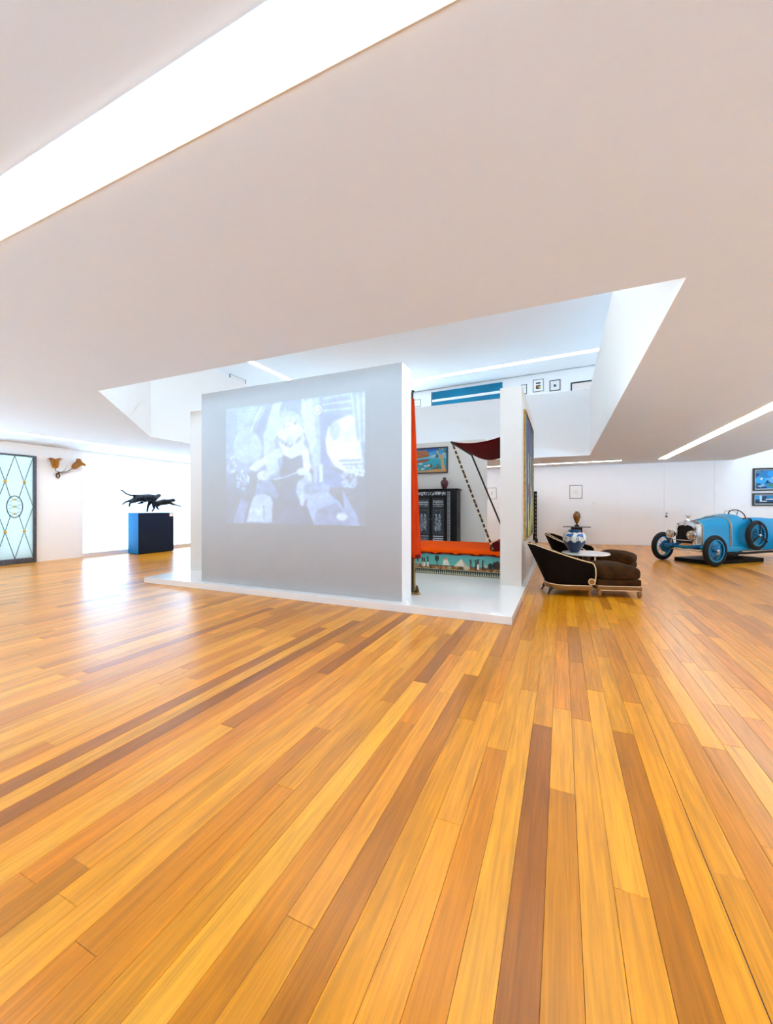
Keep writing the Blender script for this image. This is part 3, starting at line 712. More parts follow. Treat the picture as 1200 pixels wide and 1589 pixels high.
# large canvas on the outer pavilion wall
def large_painting():
    A = Art(90, 130, '2a3440')
    for _ in range(70):
        cx, cy = random.random(), random.random(); c_ = random.choice(('1a2c58', '24406a', '3a4a3a', '7a8a5a', 'a8ac98', '1a1e24', '5a6a50', 'b8a840', '4a5a78', '101828'))
        if cy < .25: c_ = random.choice(('141c50', '1e2a70', '2a1c50', '3a5a68'))
        if cy > .8: c_ = random.choice(('b8b030', '6a7a30', '20242a', '3a4020', 'd0c860'))
        A.poly([(cx - .03, cy - .12), (cx + .05, cy - .15), (cx + .07, cy + .12), (cx - .02, cy + .16)], c_)
    for x in (.15, .4, .7): A.line([(x, .3), (x + .04, .9)], .02, 'c8ccc0'); A.line([(x + .1, .35), (x + .06, .85)], .015, '12141a')
    A.ell(.45, .6, .05, .06, '7a3a40'); A.blur(1).speckle(.3)
    x = -.60; y0, y1 = 7.15, 9.25; z0, z1 = .825, 3.08
    framed('tall blue and yellow canvas with gold frame on the outer pavilion wall', (x, y0, z1), (0, y1 - y0, 0), (0, 0, z0 - z1), (1, 0, 0), 'frame_gold', .018, .04, A, 0., 'painting', 'framed_painting')
large_painting()

# ------------------------------------------------------------------ wrought iron and glass door leaf at the left wall
def iron_door():
    X = XL + .03; y0, y1, yc = 4.72, 5.58, 5.15
    t_ = thing('wrought_iron_door', 'frosted glass door panel with wrought iron diamond lattice and gold rosettes', 'door', (X, yc, 0))
    P = lambda y, z, x=0.: (x, y - yc, z)
    for a, b in (((-.03, y0, 0), (.05, y0 + .06, 2.70)), ((-.03, y1 - .06, 0), (.05, y1, 2.70)), ((-.03, y0 + .06, 0), (.05, y1 - .06, .13)), ((-.03, y0 + .06, 2.66), (.05, y1 - .06, 2.70))):
        MB().box((a[0], a[1] - yc, a[2]), (b[0], b[1] - yc, b[2]), .004, 1).build('frame_bar', 'steel_frame', t_)
    MB().box(P(y0 + .06, .13, -.012), P(y1 - .06, 2.66, 0.)).build('pane', 'frosted_glass', t_)
    r0, r1, r2 = 2.02, 1.41, .80; L, R = y0 + .06, y1 - .06; a, b = 4.965, 5.335; T_, B_ = 2.66, .13
    mx, mz = .155, .265
    segs = []
    for s in (-1, 1):
        ys, ye = yc + s*.185, yc + s*.37
        segs += [[(yc, T_), (ys, r0)], [(ys, r0), (ye, r1)], [(ye, r1), (ys, r2)], [(ys, r2), (yc, B_)], [(ye, T_), (ys, r0)], [(ys, r2), (ye, B_)],
                 [(ys, r0), (yc + s*.085, r1 + mz*.84)], [(ys, r2), (yc + s*.085, r1 - mz*.84)]]
    for s_ in segs: MB().tube([P(*s_[0], .02), P(*s_[1], .02)], .007, 6).build('lattice_bar', 'iron', t_)
    for s in (-1, 1):
        for z in (r0, r2):
            m = MB(); m.sphere(P(yc + s*.185, z, .03), (.014, .026, .026), 10)
            for k in range(8): m.sphere(P(yc + s*.185 + .026*math.cos(k*PI/4), z + .026*math.sin(k*PI/4), .03), (.008, .012, .012), 8)
            m.build('rosette', 'gold', t_)
    md = MB(); md.tube([P(yc + mx*math.cos(k*PI/18), r1 + mz*math.sin(k*PI/18), .02) for k in range(36)], .010, 6, True)
    med = md.build('medallion', 'iron', t_)
    for dz in (-.175, 0, .175):
        MB().sphere(P(yc, r1 + dz, .03), (.012, .024, .024), 10).build('rosette', 'gold', med)
        for s in (-1, 1):
            for q in (-1, 1):
                MB().tube([P(yc + s*(.015 + .1*math.sin(k*.25)), r1 + dz + q*(.008*k + .02*math.sin(k*.5)), .02) for k in range(9)], .004, 5).build('scroll', 'iron', med)
iron_door()

# ------------------------------------------------------------------ wall sconce
def sconce():
    p = on_x(89, 738, XL); t_ = thing('wall_sconce', 'two-armed wall sconce with amber tulip glass shades', 'wall lamp', (XL, p.y, p.z))
    MB().tube([(.03, .035*math.cos(k*PI/10), .065*math.sin(k*PI/10)) for k in range(20)], .016, 8, True).build('backplate', 'brass_dark', t_)
    MB().tube([(.0, 0, .03), (.05, 0, .07), (.09, 0, .10)], .012).build('stem', 'brass_dark', t_)
    def shade(base, ax, roll):
        ax = Vector(ax).normalized(); q = ax.to_track_quat('Z', 'Y').to_matrix().to_4x4()
        m = MB(); m.xf = Matrix.Translation(base) @ q; n = 30; rings = []
        prof = [(.045, 0), (.066, .03), (.082, .09), (.088, .16), (.098, .21), (.135, .245), (.150, .25), (.125, .242), (.09, .21), (.078, .15), (.06, .05), (.04, .015)]
        for r, h in prof:
            rings.append([(r*(1 + (.10*math.cos(5*2*PI*k/n) if h > .2 else 0))*math.cos(2*PI*k/n), r*(1 + (.10*math.cos(5*2*PI*k/n) if h > .2 else 0))*math.sin(2*PI*k/n), h + (.015*math.cos(5*2*PI*k/n + 1) if h > .22 else 0)) for k in range(n)])
        m.ringloft(rings); return m.build('shade', 'amber_glass', t_)
    shade((.13, -.11, .18), (.15, -.12, 1), 0); shade((.13, .30, .22), (.1, .85, .8), 0)
    MB().tube([(.05, 0, .07), (.09, -.03, .1), (.12, -.1, .12), (.13, -.11, .19)], .009).build('arm', 'brass_dark', t_)
    MB().tube([(.05, 0, .07), (.09, .08, .09), (.12, .2, .13), (.13, .31, .23)], .009).build('arm', 'brass_dark', t_)
    for k, (dy, dz) in enumerate(((-.14, -.06), (.2, .24), (.36, .1), (-.1, .02))):
        MB().tube([(.05, dy*.15, .06), (.08, dy*.6, .06 + dz*.35), (.09, dy, .06 + dz)], [.006, .005, .002], 5).build('tendril', 'brass_dark', t_)
sconce()

# ------------------------------------------------------------------ plinth with bronze running panthers
def plinth():
    x0, x1, y0, y1, zt = -11.87, -11.4, 7.67, 8.83, 1.23
    t_ = thing('display_plinth', 'tall blue plinth with dark navy face carrying the bronze cats', 'plinth', ((x0+x1)/2, (y0+y1)/2, 0))
    cx, cy = (x0+x1)/2, (y0+y1)/2
    MB().box((x0-cx, y0-cy, .02), (x1-cx-.012, y1-cy, zt), .003, 1).build('body', 'plinth_blue', t_)
    MB().box((x1-cx-.012, y0-cy+.004, .02), (x1-cx, y1-cy-.004, zt - .01), .002, 1).build('face_panel', 'plinth_navy', t_)
    MB().box((x0-cx+.03, y0-cy+.03, 0), (x1-cx-.03, y1-cy-.03, .02)).build('base', 'black_board', t_)
    MB().box((x1-cx, y1-cy-.15, zt - .12), (x1-cx+.003, y1-cy-.02, zt - .02)).build('caption_card', 'card_white', t_)
    X = -11.64
    def q(cx_, cy_, dx=0.): p = on_x(170 + cx_*.10833, 740 + cy_*.10833, X); return Vector((X + dx, p.y, p.z + .0))
    def cat(label, nodes, edges, roots):
        me = bpy.data.meshes.new('cat'); base = Vector((X, 8.25, zt))
        me.from_pydata([tuple(n[0] - base) for n in nodes], edges, [])
        o = link('panther_sculpture', me); o.location = base; tag(o, label, 'sculpture', 'bronze running cats on the plinth')
        md = o.modifiers.new('skin', 'SKIN'); o.modifiers.new('sub', 'SUBSURF').levels = 2; o.modifiers['sub'].render_levels = 2
        sv = me.skin_vertices[0].data
        for i, n in enumerate(nodes): sv[i].radius = (n[1]*1.3, n[1]*1.3); sv[i].use_root = (i == roots)
        me.materials.append(M['bronze']); md.use_smooth_shade = True; return o
    nA = [(q(430, 300), .085), (q(520, 295), .09), (q(600, 300), .10), (q(655, 300), .085), (q(690, 278), .05), (q(712, 262), .055), (q(740, 270), .030),      # 0-6 spine to muzzle
          (q(395, 285), .07), (q(340, 266), .022), (q(290, 262), .020), (q(230, 235), .018), (q(190, 200), .018), (q(152, 188), .018),                        # 7-12 tail
          (q(360, 345, .05), .05), (q(275, 372, .06), .022), (q(262, 432, .06), .02),                                                                          # 13-15 hind near
          (q(350, 335, -.06), .045), (q(250, 360, -.07), .02), (q(200, 400, -.07), .018),                                                                      # 16-18 hind far
          (q(570, 360, .05), .05), (q(535, 420, .05), .028), (q(524, 508, .05), .026),                                                                         # 19-21 foreleg to the base
          (q(500, 360, -.05), .04), (q(450, 378, -.05), .022), (q(412, 384, -.05), .018),                                                                      # 22-24 folded foreleg
          (q(700, 248, .03), .012), (q(706, 244, -.03), .012)]
    eA = [(0,1),(1,2),(2,3),(3,4),(4,5),(5,6),(0,7),(7,8),(8,9),(9,10),(10,11),(11,12),(7,13),(13,14),(14,15),(7,16),(16,17),(17,18),(2,19),(19,20),(20,21),(1,22),(22,23),(23,24),(5,25),(5,26)]
    cat('bronze running panther with long raised tail, one paw on the plinth', nA, eA, 1)
    dx = .17
    nB = [(q(630, 385, dx), .075), (q(700, 358, dx), .075), (q(770, 350, dx), .075), (q(825, 340, dx), .05), (q(868, 335, dx), .05), (q(893, 350, dx), .028),
          (q(590, 380, dx), .05), (q(575, 425, dx), .035), (q(590, 450, dx), .022), (q(552, 498, dx), .022),
          (q(640, 425, dx - .06), .035), (q(650, 450, dx - .06), .022), (q(684, 472, dx - .06), .018),
          (q(820, 375, dx + .03), .035), (q(860, 395, dx + .03), .022), (q(968, 424, dx + .03), .016),
          (q(835, 385, dx - .05), .03), (q(870, 400, dx - .05), .02), (q(930, 405, dx - .05), .015),
          (q(545, 350, dx), .018), (q(480, 330, dx), .016), (q(440, 300, dx), .014), (q(862, 312, dx + .02), .012), (q(868, 312, dx - .03), .012)]
    eB = [(0,1),(1,2),(2,3),(3,4),(4,5),(0,6),(6,7),(7,8),(8,9),(0,10),(10,11),(11,12),(2,13),(13,14),(14,15),(2,16),(16,17),(17,18),(6,19),(19,20),(20,21),(4,22),(4,23)]
    cat('bronze running panther stretched low ahead, forepaws reaching past the plinth end', nB, eB, 1)
plinth()

# ------------------------------------------------------------------ canopy daybed in the pavilion
def daybed():
    x0, x1, y0, y1 = -3.15, -.97, 7.4, 9.2; cx, cy = (x0+x1)/2, (y0+y1)/2
    t_ = thing('canopy_daybed', 'orange daybed with painted frieze side and maroon canopy on slanting poles', 'bed', (cx, cy, PZ))
    z0 = 0.; zt = .42
    MB().box((x0-cx, y0-cy+.01, z0), (x1-cx, y1-cy, zt)).build('bed_frame', 'wood_dark', t_)
    # painted frieze
    A = Art(330, 64, '4f9c98'); W = x1 - x0
    f = lambda x: (x - x0) / W
    def fx(cx_): p = on_y(635 + cx_*.125, 870, y0); return f(p.x)     # crop pixel -> along the panel
    A.grad(0, 0, 1, .62, '4a9696', '68ada0'); A.rect(0, 0, 1, .06, 'b8a888').rect(0, .06, 1, .085, '3a2a1c')
    A.rect(0, .6, 1, .74, '8a5420'); A.rect(0, .72, 1, .775, 'a0926c').rect(0, .775, 1, .97, '1a2420').rect(0, .96, 1, 1, '8a7c5c')
    n = 52
    for k in range(n): A.poly([((k + .1)/n, .955), ((k + .5)/n, .80), ((k + .9)/n, .955)], 'b4b49a')
    A.rect(0, .565, 1, .60, '24384a')
    A.poly([(fx(555), .58), (fx(650), .24), (fx(735), .58)], 'd8cdb6').poly([(fx(650), .24), (fx(735), .58), (fx(690), .58)], 'b4a488')
    A.poly([(fx(415), .55), (fx(430), .28), (fx(465), .22), (fx(490), .42), (fx(505), .55)], 'e0d4c0').rect(fx(425), .25, fx(470), .31, 'c07a60')
    A.ell(fx(345), .26, .020, .14, '2c4430').rect(fx(345) - .003, .35, fx(345) + .003, .66, '33281c')
    A.ell(fx(-200), .28, .02, .14, '2c4430').rect(fx(-200) - .003, .35, fx(-200) + .003, .66, '33281c')
    for k in range(80): A.ell(random.random(), random.uniform(.6, .73), random.uniform(.005, .016), .03, random.choice(('5a3010', 'b06a28', '3a2412', 'c08a50')))
    def man(c_, skirt, h=.36, fl=1):
        X = fx(c_); A.ell(X, .62 - h, .005, .05, '2a1812').poly([(X - .007, .66 - h), (X + .007, .66 - h), (X + .005, .62 - h*.4), (X - .005, .62 - h*.4)], '4a2a1a')
        A.poly([(X - .006, .62 - h*.45), (X + .006, .62 - h*.45), (X + .012, .66), (X - .010, .66)], skirt)
        A.line([(X, .68 - h), (X + .016*fl, .62 - h*1.05)], .0022, '3a2218', 1, .2); A.line([(X, .68 - h), (X - .012*fl, .60 - h*.5)], .0022, '3a2218', 1, .2)
    for c_, s_ in ((165, 'c8a890'), (190, 'e8e0d0'), (232, 'd8ccb8'), (110, '9a8a7a'), (765, '6a4a34'), (830, '2a2420'), (855, 'e8dccb'), (915, '2c2a30'), (-80, 'd8ccb8'), (-120, '8a5a40'), (-320, 'e8e0d0'), (-360, '3a2a28')): man(c_, s_, random.uniform(.3, .4), random.choice((-1, 1)))
    A.ell(fx(715), .63, .028, .10, 'c0b090').ell(fx(640), .66, .016, .07, '40382c').ell(fx(1010), .5, .02, .14, '2c2620').ell(fx(1060), .45, .014, .16, '1c1a20').ell(fx(950), .52, .012, .07, 'b8a890').ell(fx(1100), .45, .02, .2, '3a2418')
    A.ell(fx(500), .66, .02, .06, 'b09a70').speckle(.2)
    A.build('painted_frieze', (x0-cx, y0-cy+.004, zt), (W, 0, 0), (0, 0, z0 - zt), 'paint_print', t_)
    # mattress with draped scalloped edge
    m = MB(); m.superell((0, .0, zt + .03), (W/2 - .01, (y1-y0)/2 - .01, .06), .35, .12, 40, 10); mt = m.build('mattress', 'mattress_orange', t_)
    rings = []
    for k in range(61):
        q = k / 60; x = x0 - cx + W*q; sc = abs(math.sin(q * PI * 5.5 + 2.2))
        rings.append([(x, y0-cy+.03, zt + .075), (x, y0-cy-.010, zt + .055), (x, y0-cy-.018, zt + .01 - .0), (x, y0-cy-.016, zt + .035 - .055*(1-sc)), (x, y0-cy-.008, zt + .035 - .055*(1-sc))])
    m = MB(); m.ringloft(rings, False, False); m.build('drape', 'mattress_orange', mt)
    rings = []
    for k in range(61):
        q = k / 60; x = x0 - cx + W*q; sc = abs(math.sin(q * PI * 5.5 + 2.2))
        rings.append([(x, y0-cy-.004, zt + .04), (x, y0-cy-.006, zt - .035 + .02*sc)])
    m = MB(); m.ringloft(rings, False, False); m.build('fringe', 'canopy_maroon', mt)
    # bolster across the right end
    m = MB(); m.tube([(x1-cx-.13, y, zt + .12 + .0) for y in (y0-cy+.02, y0-cy+.08, 0, y1-cy-.08, y1-cy-.02)], [.07, .12, .125, .12, .07], 16); b_ = m.build('bolster', 'canopy_maroon', t_)
    m = MB(); m.superell((x1-cx-.10, -.1, zt + .17), (.1, .5, .085), .6, .5, 20, 10); m.build('cushion', 'mattress_orange', t_)
    # corner posts
    for y in (y0 + .03, y1 - .03):
        MB().tube([(x1-cx+.008, y-cy, 0), (x1-cx+.008, y-cy, 1.15)], .016, 8).build('post', 'wood_dark', t_)
        MB().tube([(x1-cx+.02, y-cy, 0), (x1-cx+.02, y-cy, 2.62)], .012, 8).build('canopy_post', 'wood_dark', t_)
    # canopy: bar A-B, slanting poles, sagging cloth
    zA = 2.63 - PZ; xa = -1.91 - cx; ya, yb = y0 - cy, y1 - cy - .03
    MB().tube([(xa, ya - .05, zA), (xa, yb + .05, zA - .02)], .022, 8).build('canopy_bar', 'wood_dark', t_)
    MB().tube([(x1-cx+.01, ya - .02, zA + .06), (x1-cx+.01, yb + .02, zA + .06)], .016, 8).build('canopy_bar', 'wood_dark', t_)
    MB().tube([(x1-cx-.05, ya - .03, zA + .09), (x1-cx-.03, ya, zA + .08), (x1-cx+.01, ya, zA + .06)], .008, 6).build('hook', 'iron', t_)
    def pole(y, p_end, striped):
        a = Vector((xa, y, zA - .01)); b = Vector(p_end)
        MB().tube([a, b], .019, 8).build('pole', 'wood_dark', t_)
        if striped:
            n = 22; d = (b - a)
            for k in range(n):
                p0 = a + d * ((k + .3) / n); p1 = a + d * ((k + .62) / n)
                MB().tube([p0, p1], .0205, 8).build('pole_band', 'trim_pale' if k % 3 else 'wood_gold', t_)
    pole(ya + .02, (-1.14 - cx, ya + .02, .49), True); pole(yb - .02, (-1.08 - cx, yb - .02, .49), False)
    m = MB(); nx, ny = 16, 14; V = []
    for i in range(nx + 1):
        row = []
        for j in range(ny + 1):
            s, r_ = i / nx, j / ny
            sag = .17 * 4*s*(1-s) * (.8 + .35*r_) + .03*math.sin(r_*PI)*s
            row.append(m.v((xa + (x1-cx+.01 - xa)*s, ya + (yb-ya)*r_ - .02*math.sin(s*PI), zA + .02 + .05*s - sag*(.55 + .45*r_))))
        V.append(row)
    for i in range(nx):
        for j in range(ny): m.f([V[i][j], V[i+1][j], V[i+1][j+1], V[i][j+1]])
    c_ = m.build('canopy', 'canopy_maroon', t_); s_ = c_.modifiers.new('solid', 'SOLIDIFY'); s_.thickness = .012
daybed()

def curtain_post():
    px, py = -2.05, 5.56
    t_ = thing('draped_post', 'tall wooden post with red-orange cloth hanging behind the projection wall', 'curtain', (px, py, PZ))
    MB().box((-.035, -.03, .03), (.035, .03, .72), .006, 1).build('post', 'wood_post', t_)
    MB().box((.036, -.03, .05), (.046, .03, .60)).build('post_edge', 'wood_gold', t_)
    MB().tube([(0, 0, .72), (0, 0, 3.0)], .022, 8).build('pole', 'wood_dark', t_)
    MB().tube([(0, 0, 2.98), (.02, -.02, 3.04), (.045, -.02, 3.02)], [.02, .016, .008], 8).build('finial', 'iron', t_)
    m = MB(); m.prism([(-.05, -.04), (.10, -.035), (.13, 0), (.10, .035), (-.05, .04)], 0, .03); m.build('foot', 'wood_gold', t_)
    m = MB(); m.tube([(.05, 0, .03), (.085, 0, .05), (.08, 0, .11), (.075, 0, .14)], [.028, .03, .02, .006], 8); m.build('foot_claw', 'brass_dark', t_)
    rings = []; n = 40
    for k in range(n + 1):
        z = .56 + (2.92 - .56) * k / n; q = 1 - k / n; wd = .02 + .075 * q ** .8; ring = []
        for j in range(24):
            a = 2*PI*j/24; r_ = 1 + .12*math.sin(5*a + z*1.4)
            ring.append((.012 + .02*q + wd*r_*math.cos(a), (.03 + .12*q)*r_*math.sin(a), z + (.02*math.sin(3*a) if k == 0 else 0)))
        rings.append(ring)
    m = MB(); m.ringloft(rings); m.build('cloth', 'curtain_orange', t_)
    rings = [[(.012 + .02 + .098*math.cos(2*PI*j/24), .155*math.sin(2*PI*j/24), z) for j in range(24)] for z in (.545, .57, .60)]
    MB().ringloft(rings).build('cloth_hem', 'canopy_maroon', t_)
curtain_post()

# ------------------------------------------------------------------ black inlaid cabinet with vase
def cabinet():
    x0, x1, yf, yb, zt = -4.30, -2.74, 11.2, 11.66, 1.94; cx = (x0+x1)/2
    t_ = thing('inlaid_cabinet', 'black lacquer cabinet with silver inlaid doors under the ship painting', 'cabinet', (cx, (yf+yb)/2, PZ)); cy = (yf+yb)/2; Z = zt - PZ
    MB().box((x0-cx+.02, yf-cy+.02, .08), (x1-cx-.02, yb-cy, Z - .06), .004, 1).build('body', 'lacquer_black', t_)
    MB().box((x0-cx-.02, yf-cy-.02, Z - .06), (x1-cx+.02, yb-cy, Z), .012, 2).build('top', 'lacquer_black', t_)
    MB().box((x0-cx, yf-cy, 0), (x1-cx, yb-cy, .08), .006, 1).build('base', 'lacquer_black', t_)
    # top frieze band
    A = Art(160, 18, '1a1618')
    for _ in range(130): A.ell(random.random(), random.uniform(.2, .8), random.uniform(.004, .012), random.uniform(.06, .2), random.choice(('c8ccd4', '8a9098', 'e8e8ec', '50555c')))
    A.build('inlay_band', (x0-cx+.28, yf-cy+.017, Z - .07), (1.0, 0, 0), (0, 0, -.14), 'lacquer_print', t_)
    for k, dx0 in enumerate((-3.98, -3.53)):
        d = MB().box((dx0-cx, yf-cy, .14), (dx0+.43-cx, yf-cy+.02, Z - .24), .004, 1).build('door', 'lacquer_black', t_)
        A = Art(44, 130, '16161a')
        for y in (.06, .09, .13, .17, .8, .84, .88, .93): A.rect(.08, y, .92, y + .014, random.choice(('70757e', '9aa0a8', 'b8bcc4')))
        A.rect(.08, .25, .92, .74, '5a6068').rect(.11, .257, .89, .733, '17181d')
        for c_ in (.35, .62):
            A.ell(c_, .36, .07, .025, '9aa2ac').poly([(c_ - .09, .4), (c_ + .09, .4), (c_ + .13, .68), (c_ - .13, .68)], '59616c')
            for _ in range(60): A.ell(c_ + random.uniform(-.13, .13), random.uniform(.38, .7), .02, .008, random.choice(('c0c6d0', '30343c', '8a92a0')))
        for _ in range(80): A.ell(random.uniform(.12, .88), random.uniform(.27, .72), .014, .006, random.choice(('7a828e', '3a3e48')))
        for _ in range(70): A.ell(random.uniform(.08, .92), random.choice((random.uniform(.05, .2), random.uniform(.79, .95))), .03, .005, random.choice(('b0b6c0', '202228', '6a7078')))
        A.build('inlay_panel', (dx0 + .03 - cx, yf-cy-.003, Z - .27), (.37, 0, 0), (0, 0, -(Z - .44)), 'lacquer_print', d)
        MB().sphere((dx0 + (.40 if k == 0 else .03) - cx, yf-cy-.012, .95), .013, 8).build('knob', 'inlay_silver', d)
    A = Art(14, 160, '1a1a1c')
    for k in range(60): A.rect(.15, k/60, .85, k/60 + .009, 'c4c6ca' if k % 2 else '8a8c92').rect(.42, k/60, .58, k/60 + .012, '26262a')
    A.build('inlay_strip', (-3.05 - cx, yf-cy-.004, Z - .08), (.11, 0, 0), (0, 0, -(Z - .2)), 'lacquer_print', t_)
    MB().box((-3.08 - cx, yf-cy-.003, .09), (-2.9 - cx, yf-cy+.02, Z - .065)).build('pilaster', 'lacquer_black', t_)
    p = on_y(690, 758, 11.4)
    v = MB().lathe([(.001, 0), (.055, 0), (.06, .012), (.085, .06), (.113, .14), (.116, .19), (.098, .245), (.06, .275), (.046, .29), (.046, .32), (.056, .335), (.042, .335), (.036, .30), (.001, .29)], (0, 0, 0), 24).build('patterned_vase', 'porcelain_maroon')
    v.location = (p.x, 11.4, zt); tag(v, 'maroon patterned vase standing on the black inlaid cabinet', 'vase')
cabinet()

# ------------------------------------------------------------------ armchairs and footstools
def chair_parts(t_):
    n = 36; base, top, nrm = [], [], []
    hw = .31
    def path(s):                                     # s 0..1 around the U, outer base line
        L1 = .36; arc = 1.02; tot = 2*L1 + arc; d = s * tot
        if d < L1: return (.58 - d, -hw), (0, -1)
        if d > L1 + arc: return (.22 + (d - L1 - arc), hw), (0, 1)
        a = (d - L1) / arc * PI; return (.22 - .24*math.sin(a), -hw*math.cos(a)), (-math.sin(a), -math.cos(a))
    def topz(x): return .535 + .265 * max(0, min(1, (.58 - x) / .83)) ** 1.15
    outer_b, outer_t, inner_t, inner_b = [], [], [], []
    for k in range(n + 1):
        s = k / n; (x, y), (nx, ny) = path(s); back = max(0, -nx)
        fl = .035 + .20*back
        X, Y = x + nx*fl - .06*(1 - abs(2*s - 1)), y + ny*(.035 + .03*back)
        z = topz(X)
        outer_b.append(Vector((x, y, .18))); outer_t.append(Vector((X, Y, z)))
        inner_t.append(Vector((X - nx*.06 + .0, Y - ny*.06, z - .005))); inner_b.append(Vector((x - nx*.09, y - ny*.09, .22)))
    m = MB(); rings = []
    for k in range(n + 1):
        mid = outer_b[k].lerp(outer_t[k], .5) + Vector((0, 0, 0)); rings.append([outer_b[k], mid, outer_t[k], (outer_t[k] + inner_t[k]) / 2 + Vector((0, 0, .018)), inner_t[k], inner_t[k].lerp(inner_b[k], .5), inner_b[k]])
    m.ringloft(rings); m.build('shell', 'velvet', t_)
    m = MB(); m.tube([p + Vector((0, 0, .004)) for p in outer_t], .009, 6); m.build('trim', 'trim_pale', t_)
    m = MB(); m.tube([p + Vector((0, 0, .012)) for p in inner_t[8:29]], .007, 6); m.build('trim', 'trim_pale', t_)
    for s in (-1, 1):
        y = s * (hw + .03)
        pts = [(.585, y, .535), (.615, y, .51), (.635, y, .45), (.64, y, .36), (.632, y, .27), (.62, y, .20)]
        m = MB(); P = [[(x - .05, y - s*.07, z), (x, y - s*.07, z), (x, y, z), (x - .05, y, z)] for x, y, z in pts]; m.ringloft(P); m.build('arm_front', 'velvet', t_)
        MB().tube([(x, y, z) for x, y, z in pts], .009, 6).build('trim', 'trim_pale', t_)
        sc = MB(); sc.lathe([(.001, -.015), (.045, -.015), (.045, .015), (.001, .015)], (.575, y, .245), 18, 'y'); r_ = sc.build('scroll', 'rail_wood', t_)
        MB().torus((.575, y + s*.012, .245), .047, .007, 'y', 20, 6).build('scroll_trim', 'trim_pale', r_)
    rings = []
    for k in range(n + 1):
        (x, y), (nx, ny) = path(k / n); rings.append([(x + nx*.012, y + ny*.012, .105), (x + nx*.02, y + ny*.02, .14), (x + nx*.012, y + ny*.012, .178), (x - nx*.05, y - ny*.05, .178), (x - nx*.05, y - ny*.05, .105)])
    MB().ringloft(rings).build('rail', 'rail_wood', t_)
    MB().tube([Vector((path(k/n)[0][0] + path(k/n)[1][0]*.018, path(k/n)[0][1] + path(k/n)[1][1]*.018, .178)) for k in range(n + 1)], .007, 6).build('trim', 'trim_pale', t_)
    MB().box((.56, -hw, .105), (.60, hw, .178), .006, 1).build('rail', 'rail_wood', t_)
    MB().box((.1, -hw + .05, .15), (.57, hw - .05, .19)).build('seat_base', 'velvet', t_)
    m = MB(); m.superell((.31, 0, .29), (.30, .235, .11), .35, .3, 28, 12); m.build('seat_cushion', 'velvet_cushion', t_)
    for x, y in ((.0, -.2), (.0, .2)):
        MB().tube([(x + .03, y, .12), (x, y, .08), (x - .015, y, .04), (x - .035, y, 0.001)], [.028, .024, .015, .012], 8).build('leg', 'wood_dark', t_)
    for y in (-.27, .27):
        m = MB(); m.superell((.565, y, .055), (.022, .03, .055), .9, .9, 12, 10); m.build('leg', 'rail_wood', t_)
def stool_parts(t_):
    hx, hy = .33, .30
    MB().box((-hx, -hy, .105), (hx, hy, .178), .02, 3).build('rail', 'rail_wood', t_)
    for z in (.178, .112):
        MB().tube([(hx*math.copysign(abs(math.cos(a))**.25, math.cos(a))*1.01, hy*math.copysign(abs(math.sin(a))**.25, math.sin(a))*1.01, z) for a in [2*PI*k/40 + .05 for k in range(40)]], .006, 6, True).build('trim', 'trim_pale', t_)
    MB().box((-hx + .01, -hy + .01, .178), (hx - .01, hy - .01, .28), .02, 3).build('body', 'velvet_cushion', t_)
    def puff(p):
        k = (1 - (p.x/hx)**2) * .5 + .5; return (p.x, p.y, p.z*(.7 + .4*k) + (.04*(1 - ((p.x + .12)/(hx*1.3))**2) if p.z > 0 else 0))
    m = MB(); m.superell((0, 0, .365), (hx + .005, hy + .005, .105), .45, .3, 40, 16, puff); m.build('cushion', 'velvet_cushion', t_)
    for x in (-hx + .045, hx - .03):
        for y in (-hy + .035, hy - .035):
            m = MB(); m.superell((x, y, .055), (.036, .022, .055), .9, .9, 14, 10); m.build('leg', 'rail_wood', t_)
A1 = math.radians(16); c1 = Vector((-.225, 7.04, 0))
ch1 = thing('tub_armchair', 'dark brown velvet tub armchair with pale trim beside the platform corner', 'armchair', c1, A1, 'velvet armchairs'); chair_parts(ch1)
d1 = Vector((math.cos(A1), math.sin(A1), 0))
st1 = thing('footstool', 'brown velvet footstool pushed against the armchair by the platform corner', 'footstool', c1 + d1 * 1.0, A1, 'velvet footstools'); stool_parts(st1)
A2 = math.radians(-17); d2 = Vector((math.cos(A2), math.sin(A2), 0)); c2 = Vector((-.05, 9.62, 0))
ch2 = copy_tree(ch1); ch2.location = c2; ch2.rotation_euler = (0, 0, A2); ch2['label'] = 'brown velvet tub armchair standing behind the blue and white vase'
st2 = copy_tree(st1); st2.location = c2 + d2 * 1.12; st2.rotation_euler = (0, 0, A2); st2['label'] = 'brown velvet footstool on the far side of the white round table'

